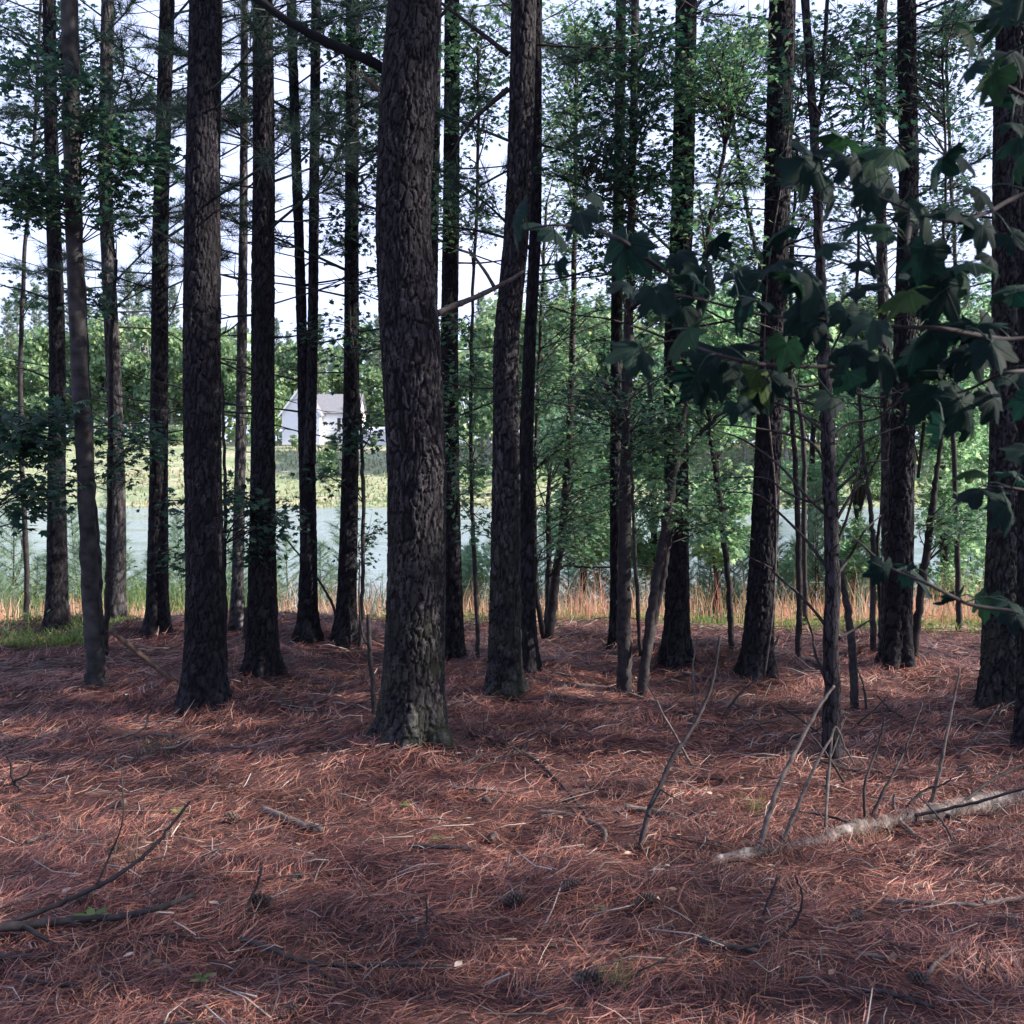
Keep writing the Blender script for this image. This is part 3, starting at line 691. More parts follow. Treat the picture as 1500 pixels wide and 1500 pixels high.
BL('sweetgum_sapling', 'thin stem entwined with the pale flaky pine, bunch of star leaves at mid height', 'sapling',
   [[(152,965,10),(156,900,9),(160,800,9),(161,650,8),(163,500,7),(170,380,5)]], [(205,655,45,28,9),(170,690,30,20,3),(140,430,30,20,3),(150,300,40,30,4)], None, .115, dr=.4)
BL('maple_sapling', 'slender sapling in front of the very slim pale pine with dark leaves at mid height', 'sapling',
   [[(330,985,6),(330,850,5),(329,700,5),(326,560,4)]], [(400,765,32,22,7),(345,735,25,18,4),(262,830,15,22,3),(270,755,18,15,2),(365,815,20,10,2)], None, .10, dr=.35)
BL('maple_sapling', 'thin dark stem before the big central trunk with drooping leafy twigs', 'sapling',
   [[(526,950,7),(531,850,6),(531,700,6),(526,600,5),(512,450,5),(520,300,4),(515,100,4)]],
   [(540,600,25,25,5),(512,640,18,30,3),(470,700,22,8,2),(540,790,18,30,4),(545,510,15,40,5),(490,500,40,30,5),(500,330,45,20,6),(520,180,45,60,14),(530,60,45,50,14),(540,280,20,40,5),(470,180,30,60,6),(470,60,50,60,8),(545,415,12,20,2)], None, .10, dr=.5)
BL('maple_sapling', 'green sapling behind the gap between the two central pines', 'sapling',
   [[(700,968,7),(697,850,7),(690,700,6),(690,500,5),(700,250,5),(700,60,4)]],
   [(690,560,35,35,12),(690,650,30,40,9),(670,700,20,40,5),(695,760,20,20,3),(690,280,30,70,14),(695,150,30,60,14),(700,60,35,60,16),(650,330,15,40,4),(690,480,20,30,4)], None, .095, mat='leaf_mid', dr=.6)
BL('hornbeam_tree', 'many-stemmed young tree, stems splaying from one foot right of the crooked pine', 'tree',
   [[(803,938,16),(812,860,14),(824,780,12),(831,680,11),(838,520,9),(842,300,7),(845,50,5)], [(800,925,10),(804,850,9),(803,760,8),(804,700,6)], [(797,935,9),(786,870,8),(783,790,7),(783,700,6),(790,520,5),(800,300,4)], [(808,842,6),(830,829,5),(870,831,4),(930,828,3),(965,832,2)]],
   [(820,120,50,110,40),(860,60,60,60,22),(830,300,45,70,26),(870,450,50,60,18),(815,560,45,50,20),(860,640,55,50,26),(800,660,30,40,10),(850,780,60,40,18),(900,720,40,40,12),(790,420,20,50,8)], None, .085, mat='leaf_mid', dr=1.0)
BL('maple_tree', 'thin grey stem in front of the slim dark pine, leafy above, right of centre', 'tree',
   [[(915,1017,24),(914,950,21),(915,800,19),(918,600,16),(923,400,13),(927,200,12),(931,-40,11)], [(918,660,9),(905,600,8),(885,560,7),(868,545,4)], [(925,300,6),(905,275,5),(880,262,4),(850,255,2)]],
   [(930,90,70,90,44),(900,230,50,60,22),(960,260,45,80,24),(960,420,40,50,14),(880,350,35,50,12),(870,570,45,40,14),(950,620,35,50,12)], None, .085, dr=.8)
BL('sourwood_tree', 'slanting twin stems rising rightwards in front of the dark pine right of centre', 'tree',
   [[(940,1022,17),(946,960,15),(958,870,14),(974,780,14),(986,690,13),(1004,590,11),(1020,480,9),(1040,330,7),(1070,180,5)], [(948,965,10),(960,900,12),(975,820,11),(984,740,9),(985,690,8)], [(938,960,6),(932,850,6),(926,720,5),(921,600,4),(945,560,3)], [(986,690,9),(1010,655,8),(1040,620,7),(1080,595,5),(1150,600,4),(1205,620,3)]],
   [(1000,640,40,35,10),(1030,750,50,20,10),(1070,290,50,80,20),(1050,120,50,80,26),(1100,60,40,50,12),(1030,560,30,30,7),(960,720,40,30,8)], None, .085, mat='leaf_mid', dr=.6)
BL('maple_sapling', 'thin bent dark stem left of the tall leaning pine', 'sapling',
   [[(1072,955,10),(1070,900,9),(1062,800,9),(1050,700,8),(1040,640,6),(1032,560,5)]], [(1040,600,40,30,9),(1080,560,40,30,9),(1050,700,40,20,8)], None, .085, mat='leaf_mid', dr=.5)
BL('maple_sapling', 'thin straight stem right of the tall leaning pine', 'sapling',
   [[(1169,968,10),(1171,900,9),(1170,800,9),(1165,680,8),(1158,560,7),(1160,380,5),(1170,200,4)]], [(1180,430,30,40,8),(1200,300,30,40,6),(1090,200,30,60,8)], None, .085, dr=.6)
tq, offq, dq = BL('pine_sapling', 'spindly dead-branched young pine standing in front on the right', 'young pine',
   [[(1219,1112,40),(1219,1085,30),(1219,1000,24),(1218,833,22),(1214,667,21),(1208,550,19),(1204,450,15),(1198,300,13),(1190,150,13),(1178,-20,12)], [(1196,200,6),(1205,120,7),(1212,0,6)]],
   [(1180,120,25,60,5),(1240,80,40,60,8),(1230,200,30,50,5),(1270,180,40,60,7)], None, .08, bark='pine_plain', dr=.5)
DEADQ = [[(1214,640),(1195,622),(1160,600),(1120,588),(1070,605),(1040,630)], [(1214,690),(1190,650),(1150,635),(1090,625),(1050,622)], [(1210,600),(1170,585),(1110,570),(1060,560)],
  [(1216,760),(1180,725),(1140,680),(1090,645),(1045,628)], [(1218,840),(1180,790),(1140,750),(1110,725),(1060,720)], [(1220,930),(1180,880),(1140,845),(1125,830),(1095,815)],
  [(1222,640),(1245,620),(1290,610),(1340,560),(1370,530)], [(1224,700),(1250,660),(1280,640),(1320,625)], [(1224,720),(1270,680),(1300,675)], [(1226,760),(1250,720),(1275,690),(1300,640)],
  [(1228,840),(1245,815),(1265,780),(1290,755)], [(1228,935),(1255,920),(1280,905)], [(1224,800),(1240,760),(1255,700),(1262,650)], [(1212,1000),(1195,960),(1190,930),(1180,900)],
  [(1210,560),(1170,565),(1130,545),(1080,550)], [(1216,560),(1250,575),(1300,580),(1390,530)], [(1205,470),(1180,420),(1165,390)], [(1204,500),(1160,490),(1110,500),(1060,520)], [(1208,540),(1225,500),(1240,470)], [(1216,720),(1190,735),(1150,720),(1120,700),(1060,700)]]
for k, p in enumerate(DEADQ):
    px_branch(tq, offq, p, dq, .0105, .004, 'twig', dy=[0]+[random.uniform(-.25, .35)*(j/len(p)) for j in range(1, len(p))], k=5)
BL('maple_sapling', 'short dark slanting stem just right of the dead-branched young pine', 'sapling', [[(1253,1040,13),(1250,980,12),(1243,900,11),(1236,860,9),(1230,820,6)]], [], None, .08)
BL('maple_sapling', 'dark thin stem slanting between the two right-hand pines', 'sapling', [[(1338,968,13),(1345,900,12),(1356,820,12),(1366,740,10),(1374,680,7),(1385,600,5)]], [(1400,600,40,30,8),(1420,760,40,40,12),(1390,500,40,40,8)], None, .085, mat='leaf_mid', dr=.6)
BL('dogwood_tree', 'pale twin-stemmed small tree left of the gently leaning pine on the right', 'tree', [[(1279,958,10),(1279,880,9),(1279,800,8),(1275,740,7),(1262,640,6),(1255,450,5),(1262,250,4),(1270,60,3)], [(1290,955,8),(1289,880,7),(1285,800,6),(1292,740,5),(1296,600,4)], [(1345,700,5),(1365,500,5),(1385,300,4),(1380,60,3)]],
   [(1250,90,50,70,14),(1280,250,40,40,7),(1360,120,50,60,14),(1400,60,60,50,14),(1400,330,50,40,8),(1270,560,40,30,8),(1340,600,50,30,8)], None, .085, bark='smooth', dr=.8)
BL('maple_tree', 'slim dark tree with open star-leaf twigs high between the leaning pine and the young pine', 'tree', [[(1180,935,8),(1178,800,8),(1172,600,7),(1120,420,6),(1085,250,6),(1060,60,4)], [(1110,400,5),(1150,250,4),(1180,80,3)]],
   [(1060,60,50,60,18),(1100,200,50,80,24),(1060,380,60,50,18),(1170,60,30,60,10),(1100,470,50,40,12)], 11.5, .09, dr=.7)
BL('maple_tree', 'slim tree whose leafy top spreads between the two right-hand pines', 'tree', [[(1405,945,9),(1402,800,8),(1396,600,7),(1400,400,6),(1390,200,5),(1385,0,4)], [(1398,560,5),(1300,420,4),(1250,300,3)]],
   [(1240,60,50,60,16),(1290,130,50,60,14),(1400,60,60,60,20),(1410,180,50,60,16),(1390,300,60,60,18),(1250,330,40,60,12),(1420,430,50,60,16),(1240,430,40,40,10)], 10.8, .09, dr=.8)
BL('oak_sapling', 'dark leafy young tree in the top left corner behind the leaning grey stem', 'tree', [[(40,960,8),(38,800,8),(30,600,7),(35,400,6),(50,200,5),(60,0,4)]],
   [(40,60,60,60,18),(120,60,40,50,10),(30,180,50,40,10),(190,120,50,50,10),(330,120,40,50,8),(60,420,50,30,6)], 11.2, .085, dr=.9)
# leafy shoots clothing the upper trunk of the leaning pine (a vine)
vm = MB(); tv, cenv, offv = PT[15]; TA = []; TB = []
for k in range(46):
    z_ = random.uniform(3.0, 6.6); p, r_ = cenv(z_); a = random.uniform(math.pi, 2*math.pi); e0 = p+Vector((math.cos(a), math.sin(a), 0))*r_*.95; e1 = e0+Vector((math.cos(a)*.16, math.sin(a)*.16, random.uniform(-.1, .05)))
    TA.append(e0); TB.append(e1); add_tube(vm, np.array([e0, (e0+e1)/2, e1]), [.003, .0025, .0015], 3)
vo = thing('climbing_vine', 'leafy vine clinging to the upper trunk of the tall leaning pine', 'vine', (offv[0], offv[1]-.12, offv[2]))
zz = np.linspace(.1, 6.5, 70); pc = []
for z_ in zz:
    p, r_ = cenv(z_); a = 4.7+.9*math.sin(z_*1.7); pc.append(p+Vector((math.cos(a), math.sin(a), 0))*(r_*1.02))
add_tube(vm, np.array(pc), np.linspace(.009, .004, 70), 5, .1)
link('vine_stem', vm.mesh('vine_stem', M['deadwood'], vo.location), vo)
vf = MB(); leaves_on(vf, np.array(TA), np.array(TB), 5, .08); o = link('foliage', vf.mesh('vine_leaves', M['leaf'], vo.location, smooth=False), vo); o['kind'] = 'stuff'

# ------------------------------------------------------------------ bright trees and bushes between the wood and the pond
EDGE = [
 ('bright green bush beyond the dry grass behind the many-stemmed tree', 855, 16.5, [(855,880,14),(855,800,10),(858,700,8),(860,600,6)], [(860,760,55,60,26),(840,650,45,50,16),(890,680,45,60,18)]),
 ('bright green young tree beyond the slanting twin stems', 960, 17.5, [(960,890,14),(958,780,10),(955,650,8),(950,540,6)], [(950,780,50,60,18),(960,640,50,70,20),(1010,560,50,60,16)]),
 ('bright layered tree between the dark pine and the tall leaning pine', 1050, 15.5, [(1052,900,12),(1050,800,9),(1050,680,8),(1055,560,6),(1060,420,5)], [(1050,730,55,25,14),(1060,790,50,18,10),(1060,590,55,60,22),(1050,470,60,50,16)]),
 ('sunny yellow-green tree behind the dead-branched young pine', 1190, 18, [(1190,890,14),(1188,780,10),(1190,650,8),(1195,520,6)], [(1190,560,70,55,30),(1200,700,60,50,12),(1180,830,50,25,10),(1170,470,60,40,14)]),
 ('bright green tree filling the gap right of the gently leaning pine', 1385, 16.5, [(1385,900,13),(1382,800,10),(1378,650,8),(1375,520,6)], [(1390,620,60,60,26),(1400,750,60,60,22),(1340,560,50,60,18),(1420,500,60,50,20),(1400,850,50,30,12)]),
 ('yellow-green bush at the water behind the dead-branched young pine', 1250, 17, [(1250,900,10),(1250,820,8),(1255,760,6)], [(1250,800,50,45,14),(1270,600,50,60,18)]),
 ('small bush by the pond behind the gap of the central pines', 690, 18, [(690,905,9),(690,850,7),(690,790,5)], [(690,835,26,35,10)]),
 ('pale green tree beside the pond far right behind the big leaves', 1450, 19, [(1450,890,14),(1450,760,10),(1450,600,8)], [(1440,620,60,70,22),(1470,780,50,60,12),(1460,430,50,60,14)]),
]
for (lab, x0, d, stem, blobs) in EDGE:
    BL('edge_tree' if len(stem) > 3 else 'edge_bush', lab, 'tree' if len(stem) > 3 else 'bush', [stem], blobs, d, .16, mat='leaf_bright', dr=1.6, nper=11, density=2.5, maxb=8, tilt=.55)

GAPS = [(0, 'outside the left edge'), (72, 'left of the leftmost dark trunk'), (150, 'beside the leaning grey stem'), (228, 'right of the flaky pale pine'), (275, 'left of the thick dark pine'), (362, 'by the very slim pale pine'),
 (432, 'left of the twin pine'), (500, 'right of the twin pine'), (565, 'left of the biggest trunk'), (720, 'right of the biggest trunk'), (900, 'behind the many-stemmed tree'),
 (975, 'left of the middle dark pine'), (1090, 'left of the leaning pine'), (1205, 'right of the leaning pine'), (1295, 'right of the spindly dead-branched pine'), (1440, 'right of the gently leaning pine'), (1500, 'at the right edge pine'), (9999, 'outside the right edge')]
REG = {}
def reg(t, pre, px): REG.setdefault((pre, gap(px)), []).append((px, t))
def gap(px): return next(t for e, t in GAPS if px < e)
# ------------------------------------------------------------------ young pines, dry grass and green grass beyond the wood
def young_pine(seed, h):
    mb = MB(); add_tube(mb, spline([(0,0,-.05),(.02,0,h*.5),(0,.02,h)], 8), np.linspace(.022, .006, 8), 5)
    P = []; D = []; nm = MB()
    for k in range(34):
        t = .12+.88*k/34; z0 = t*h; a = k*2.4+rng.random(); L = (.55*(1-t)+.10)*rng.uniform(.7, 1.2)
        dv = np.array([math.cos(a), math.sin(a), .55]); e = np.array([0, 0, z0])+dv*L
        add_tube(mb, np.array([[0, 0, z0], (np.array([0, 0, z0])+e)/2-[0, 0, .02], e]), [.006, .005, .003], 3)
        P += [e, np.array([0, 0, z0])+dv*L*.6]; D += [dv, dv]
    P.append(np.array([0, 0, h])); D.append(np.array([0, 0, 1.]))
    tufts(nm, np.array(P), np.array(D), 40, .20, .007)
    return mb.mesh('stem', M['twig']), nm.mesh('needles', M['needle_young'])
YP = [young_pine(k, h) for k, h in enumerate((1.5, 1.9, 2.2))]
n = 0
for k in range(84):
    px = -60+1620*(k+.5)/84+random.uniform(-14, 14); d = random.uniform(16.0, 20.5)
    if 500 < px < 740 and random.random() < .55: continue
    x = (px-750)/1500*d; st, ne = YP[k % 3]
    sc = random.uniform(.45, 1.12) if px < 620 else random.uniform(.55, .9)
    if 590 < px < 720: sc *= .75
    t = thing('young_pine', 'x', 'young pine', (x, d, gz(x, d)), 'young pines along the pond bank')
    reg(t, 'blue-green young pine on the bank', px)
    t.rotation_euler.z = random.random()*6; t.scale = (sc, sc, sc*random.uniform(.75, 1.25)); t.rotation_euler.x = random.uniform(-.09, .09); t.rotation_euler.y = random.uniform(-.09, .09)
    link('stem', st, t); link('needles', ne, t)['kind'] = 'stuff'
def blades(n, fx, fy, h0, h1, wd, lean=.3, mask=None):
    x, y = fx(n), fy(n)
    if mask is not None:
        k = mask(x, y) > rng.random(n); x, y = x[k], y[k]; n = len(x)
    h = rng.uniform(h0, h1, n); a = rng.random(n)*6.283; s = np.stack([np.cos(a), np.sin(a), 0*a], 1)
    b = np.stack([x, y, ground_z(x, y)-.01], 1); L = rng.normal(0, lean, (n, 2))*h[:, None]
    m_ = b+np.stack([L[:, 0]*.3, L[:, 1]*.3, h*.6], 1); t_ = b+np.stack([L[:, 0], L[:, 1], h], 1); w_ = (wd*rng.uniform(.6, 1.3, n))[:, None]
    V = np.stack([b-s*w_/2, b+s*w_/2, m_+s*w_*.45, m_-s*w_*.45, t_], 1).reshape(-1, 3)
    o = (np.arange(n)*5)[:, None]
    return V, o+np.array([[0, 1, 2, 3]]), o+np.array([[3, 2, 4]])
def grass_obj(name, label, sets, mat, cat='grass'):
    mb = MB()
    for V, Q, T in sets:
        b = mb.n; mb.add(V, Q); mb.f3.append(T+b)
    return tag(link(name, mb.mesh(name, M[mat], None, False)), label, cat, None, 'stuff')
def clump(s, f, lo, hi): return lambda x, y: sm(lo, hi, noise(x*f, y*f, s))
grass_obj('dry_grass', 'band of tall orange dry grass between the wood and the pond', [
  blades(26000, lambda n: rng.uniform(-9, 10.5, n), lambda n: rng.uniform(12.6, 15.8, n), .18, .56, .010, .16, clump(61, 1.5, .36, .78)),
  blades(3500, lambda n: rng.uniform(-5, 10, n), lambda n: rng.uniform(12.6, 15.5, n), .5, .95, .006, .2, clump(66, .8, .3, .6))], 'sedge')
grass_obj('green_grass', 'short green grass and weeds along the edge of the wood', [
  blades(15000, lambda n: rng.uniform(-8, 8.5, n), lambda n: rng.uniform(10.4, 12.8, n), .05, .16, .009, .5, clump(63, 1.1, .35, .7)),
  blades(6000, lambda n: rng.uniform(-5.6, -3.9, n), lambda n: rng.uniform(9.4, 10.8, n), .05, .13, .010, .6, clump(64, 2.0, .2, .5)),
  blades(20000, lambda n: rng.uniform(-12, 14, n), lambda n: rng.uniform(15.5, 22.5, n), .25, 1.0, .009, .35, clump(65, .7, .3, .6))], 'grass')
mb = MB(); k = 3800; x = rng.uniform(-11, 13, k); y = rng.uniform(15.3, 21, k); kk = noise(x*.7, y*.5, 73) > .48; x, y = x[kk], y[kk]; k = len(x)
P = np.stack([x, y, ground_z(x, y)+rng.random(k)**1.3*1.1*noise(x*.9, y*.6, 74)*1.5], 1); a = rng.random(k)*6.28; dd = np.stack([np.cos(a)*.2, np.sin(a)*.2, rng.uniform(-.02, .2, k)], 1)
leaves_on(mb, P, P+dd, 6, .09, 'oval', .6)
for i in range(0, k, 3): add_tube(mb, np.array([(P[i,0], P[i,1], float(P[i,2])-.9), P[i]-[.03,0,.4], P[i]]), [.006, .005, .003], 3)
tag(link('bank_brush', mb.mesh('bank_brush', M['grass'], None, False)), 'tangle of low green brush and briars on the bank above the pond', 'brush', None, 'stuff')
mb = MB(); k = 1500; x = rng.uniform(-7.5, 8.5, k); y = rng.uniform(10.2, 13.2, k); kk = (noise(x*1.2, y*1.2, 71) > .42)|((x < -3.7) & (y < 11)); x, y = x[kk], y[kk]; k = len(x)
P = np.stack([x, y, ground_z(x, y)+.03], 1); a = rng.random(k)*6.28; dd = np.stack([np.cos(a)*.16, np.sin(a)*.16, rng.uniform(.02, .14, k)], 1)
leaves_on(mb, P, P+dd, 4, .06, 'oval')
tag(link('ground_cover', mb.mesh('ground_cover', M['grass'], None, False)), 'low leafy green weeds where the needle floor ends', 'weeds', None, 'stuff')

def mw(n):
    return blades(n, lambda m: rng.uniform(-80, 62, m), lambda m: 95.5+rng.random(m)**1.3*40, .15, .55, .16, .4, clump(91, .12, .2, .7))
grass_obj('meadow_weeds', 'weeds and longer grass standing in the far meadow', [mw(26000)], 'weeds')
# ------------------------------------------------------------------ far trees beyond the meadow
def far_broadleaf(seed):
    r_ = np.random.default_rng(seed); H = 15.0; mb = MB()
    lob = []
    for k in range(15):
        a = r_.random()*6.28; q = r_.random(); z = 4+q*10; rr = 3.0*(1-abs(q-.35)*.9)
        lob.append((math.cos(a)*rr*r_.random(), math.sin(a)*rr*r_.random(), z, r_.uniform(1.2, 2.3)))
    P = []; Nn = []
    for (x, y, z, r0) in lob:
        n = 210; v = r_.normal(0, 1, (n, 3)); v /= np.linalg.norm(v, axis=1)[:, None]
        P.append(np.array([x, y, z])+v*r0*(.55+.5*r_.random((n, 1)))*[1, 1, .8]); Nn.append(v)
    P = np.concatenate(P); Nn = np.concatenate(Nn); d = r_.normal(0, 1, P.shape); d[:, 2] -= .3
    V, F = batch([(-.5, 0, 0), (.5, 0, 0), (.35, .9, -.1), (-.4, .7, .1)], [(0, 1, 2, 3)], rotmats(d, Nn+r_.normal(0, .5, P.shape)), P, r_.uniform(.28, .62, len(P)))
    mb.add(V, F); tr = MB(); add_tube(tr, spline([(0, 0, -1), (.2, 0, 5), (0, .1, 11)], 8), np.linspace(.24, .07, 8), 6)
    for (x, y, z, r0) in lob[:8]: add_tube(tr, np.array([(0.1, 0, z*.55), (x*.5, y*.5, z*.8), (x, y, z)]), [.09, .06, .03], 4)
    return tr.mesh('trunk', M['pine_grey_far']), mb.mesh('crown', M['far_leaf'], None, False)
def far_pine(seed):
    r_ = np.random.default_rng(seed); mb = MB(); tr = MB(); H = 23.0
    add_tube(tr, spline([(0, 0, -1), (.1, 0, 12), (0, .1, H-1)], 8), np.linspace(.17, .05, 8), 6); P = []; D = []
    for k in range(60):
        t = k/60; z = 10.5+t*(H-10.5); a = k*2.4; L = 2.4*(1-.75*t)*r_.uniform(.5, 1.1); e = np.array([math.cos(a)*L, math.sin(a)*L, z+.2*L])
        add_tube(tr, np.array([(0, 0, z), e*[.5, .5, 1]-[0, 0, .15*L], e]), [.04, .03, .015], 3)
        for q in range(7):
            f = .4+.6*q/6; P.append(np.array([0, 0, z])*(1-f)+e*f+r_.normal(0, .18, 3)); D.append(e-[0, 0, z-.5])
    tufts(mb, np.array(P), np.array(D), 14, .45, .09)
    return tr.mesh('trunk', M['pine_grey_far']), mb.mesh('crown', M['far_needle'], None, False)
M['pine_grey_far'] = plain_mat('far_grey_bark', (.16, .14, .135), (.30, .28, .27), 2, .9, 0)
FB = [far_broadleaf(s) for s in (1, 2, 3)]; FP = [far_pine(s) for s in (4, 5)]
def far_tree(kind, x, y, sc, name, label, group):
    tr, cr = kind; t = thing(name, label, 'tree', (x, y, gz(x, y)), group); reg(t, label, 750+1500*x/y); t.rotation_euler.z = random.random()*6.28
    s2 = sc*random.uniform(.9, 1.1); t.scale = (s2, s2, sc)
    link('trunk', tr, t); link('crown', cr, t)['kind'] = 'stuff'
for k in range(34):      # pine stand behind the meadow, left half
    px = -260+860*(k+.5)/34+random.uniform(-12, 12); d = random.uniform(143, 172)
    sc = random.uniform(.95, 1.15) if px < 300 else random.uniform(.72, .92)
    far_tree(FP[k % 2], (px-750)/1500*d, d, sc, 'far_pine', 'bare-trunked far pine beyond the meadow', 'far pines beyond the meadow, left')
for k in range(30):
    px = -250+860*(k+.5)/30+random.uniform(-14, 14); d = random.uniform(137, 147); 
    if 395 < px < 590: d = random.uniform(146, 158)
    far_tree(FB[k % 3], (px-750)/1500*d, d, random.uniform(.8, 1.3)*(1.0 if px < 330 else .8), 'far_broadleaf_tree', 'bright far tree above the meadow', 'far broadleaf trees, left')
for k in range(26):
    px = 690+1060*(k+.5)/26+random.uniform(-14, 14); d = random.uniform(112, 124)
    far_tree(FB[(k+1) % 3], (px-750)/1500*d, d, random.uniform(.95, 1.35), 'far_broadleaf_tree', 'far broadleaf tree across the pond', 'far broadleaf trees, right')
for k in range(26):
    px = 690+1060*(k+.5)/26+random.uniform(-14, 14); d = random.uniform(122, 145)
    far_tree(FP[k % 2], (px-750)/1500*d, d, random.uniform(.8, 1.0), 'far_pine', 'far pine over the broadleaf wood', 'far pines, right')
# the wood behind them, one mass
mb = MB(); k = 15000
x = rng.uniform(-150, 150, k); y = np.where(x < -4, rng.uniform(162, 186, k), rng.uniform(128, 165, k)); g_ = ground_z(x, y)
top = 13+7*noise(x*.12, y*.05, 81)+3*noise(x*.5, y*.1, 82); z = g_+top*rng.random(k)**.8
nn = rng.normal(0, 1, (k, 3)); d = rng.normal(0, 1, (k, 3))
V, F = batch([(-.5, 0, 0), (.5, 0, 0), (.35, .9, -.1), (-.4, .7, .1)], [(0, 1, 2, 3)], rotmats(d, nn), np.stack([x, y, z], 1), rng.uniform(.8, 1.7, k)); mb.add(V, F)
tag(link('far_woodland', mb.mesh('far_woodland', M['far_leaf'], None, False)), 'mass of green woodland behind the far trees', 'woodland', None, 'stuff')
mb = MB(); k = 5000; x = rng.uniform(-150, 150, k); y = np.where(x < -8, 134+rng.normal(0, 1.2, k)+6*noise(x*.1, x*0, 85), 109+rng.normal(0, 1.5, k)); hh = np.where((x > -30) & (x < -14), .8, 2.4)
z = ground_z(x, y)+hh*rng.random(k)*noise(x*.3, y*.1, 87)*1.6; V, F = batch([(-.5, 0, 0), (.5, 0, 0), (.35, .9, -.1), (-.4, .7, .1)], [(0, 1, 2, 3)], rotmats(rng.normal(0, 1, (k, 3)), rng.normal(0, 1, (k, 3))), np.stack([x, y, z], 1), rng.uniform(.3, .8, k)); mb.add(V, F)
tag(link('far_undergrowth', mb.mesh('far_undergrowth', M['far_leaf'], None, False)), 'low undergrowth along the foot of the far trees', 'undergrowth', None, 'stuff')
for (pre, g_), L in REG.items():
    L.sort(key=lambda q: q[0]); n_ = len(L); words = {1: [''], 2: ['left one ', 'right one '], 3: ['left one ', 'middle one ', 'right one '], 4: ['leftmost ', 'second ', 'third ', 'rightmost ']}
    for i, (px, t) in enumerate(L):
        w_ = '' if g_.startswith('outside') or n_ > 4 else words[n_][i]
        t['label'] = pre+', '+w_+(('of those ' if n_ > 2 else '') if w_ else '')+g_
# bushes on the slope
for k, (px, py, d, s) in enumerate([(395, 652, 132, .16), (432, 668, 127, .14), (480, 690, 112, .26), (487, 664, 124, .18), (548, 668, 128, .12), (30, 655, 134, .2), (150, 655, 133, .22), (260, 650, 134, .2), (700, 700, 105, .22), (760, 712, 104, .25), (1040, 715, 102, .25), (1160, 712, 103, .3), (1290, 715, 102, .28), (1380, 712, 104, .25), (1490, 718, 101, .3)]):
    x = (px-750)/1500*d; tr, cr = FB[k % 3]
    L = ['bush at the left corner of the white house', 'small bush below the white gable', 'yellow-green bush on the slope in front of the house', 'bush against the front of the white house', 'small bush before the low white wing of the house',
         'bush below the far pines at the left edge', 'bush at the top of the meadow behind the leaning grey trunk', 'bush at the top of the meadow left of the thick dark pine', 'bush on the far shore seen beside the biggest trunk', 'bush on the far shore behind the crooked pine',
         'bush on the far shore right of the dark pine in the middle', 'bush on the far shore behind the leaning pine', 'bush on the far shore left of the gently leaning pine', 'bush on the far shore right of the gently leaning pine', 'bush on the far shore at the right edge'][k]
    t = thing('bush', L, 'bush', (x, d, gz(x, d)-3.2*s)); t.scale = (s*1.5, s*1.5, s); t.rotation_euler.z = k
    link('stem', tr, t); link('foliage', cr, t)['kind'] = 'stuff'

# ------------------------------------------------------------------ the white house
HY = 130.0; hz = at(445, 652, HY).z
def hx(px): return (px-750)/1500*HY
def hzz(py): return at(445, py, HY).z
h = thing('white_house', 'white house with grey roof on the slope across the pond', 'house', (hx(460), HY, hz))
ho = np.array(h.location)
def hpart(name, mb, mat, parent=None):
    return link(name, mb.mesh(name, M[mat], ho if parent is None else ho, False), parent or h)
x0, x1, xr = hx(417), hx(472), hx(524); ze, zp = hzz(605), hzz(568); xm = (x0+x1)/2
mb = MB(); y0, y1 = HY-1.2, HY+7
V = [(x0,y0,hz),(x1,y0,hz),(x1,y0,ze),(xm,y0,zp),(x0,y0,ze),(x0,y1,hz),(x1,y1,hz),(x1,y1,ze),(xm,y1,zp),(x0,y1,ze)]
mb.add(V, [(0,1,2,4),(5,9,7,6),(0,4,9,5),(1,6,7,2)]); mb.add([V[4], V[2], V[3], V[9], V[7], V[8]], [(0,1,2),(3,5,4)])
hpart('gable_wing', mb, 'siding')
def slab(a, b, y0, y1, th=.15):
    m_ = MB(); (xa, za), (xb, zb) = a, b
    V = [(xa,y0,za),(xb,y0,zb),(xb,y1,zb),(xa,y1,za),(xa,y0,za+th),(xb,y0,zb+th),(xb,y1,zb+th),(xa,y1,za+th)]
    m_.add(V, [(3,2,1,0),(4,5,6,7),(0,1,5,4),(1,2,6,5),(2,3,7,6),(3,0,4,7)]); return m_
sl = (zp-ze)/(xm-x0)
for sgn, xe in ((1, x0), (-1, x1)):
    rf = hpart('gable_roof', slab((xe-sgn*.35, ze-.35*sl+.03), (xm, zp+.03), y0-.35, y1+.2), 'roof')
    m_ = slab((xe-sgn*.37, ze-.37*sl-.18), (xm, zp-.18), y0-.42, y0-.36, .34); hpart('barge_board', m_, 'trim')
mb = MB(); mb.box((x1+.003, HY+.4, hz), (xr, HY+7.2, ze)); hpart('wall', mb, 'siding')
zr = hzz(574); mb = MB(); ym = HY+3.8
V = [(x1-2.6,HY+.1,ze+.02),(xr+.3,HY+.1,ze+.02),(xr+.3,ym,zr),(x1-1.2,ym,zr),(xr+.3,HY+7.5,ze+.02),(x1-2.6,HY+7.5,ze+.02)]
mb.add(V, [(0,1,2,3),(3,2,4,5)]); mb.add([(a,b,c-.14) for a,b,c in V], [(3,2,1,0),(5,4,2,3)]); mb.add([V[0],V[1],(V[1][0],V[1][1],V[1][2]-.14),(V[0][0],V[0][1],V[0][2]-.14)], [(3,2,1,0)])
hpart('main_roof', mb, 'roof')
mb = MB(); mb.add([(xr,HY+.42,ze),(xr,HY+7.2,ze),(xr,ym,zr-.1)], [(0,1,2)]); hpart('gable_end', mb, 'siding')
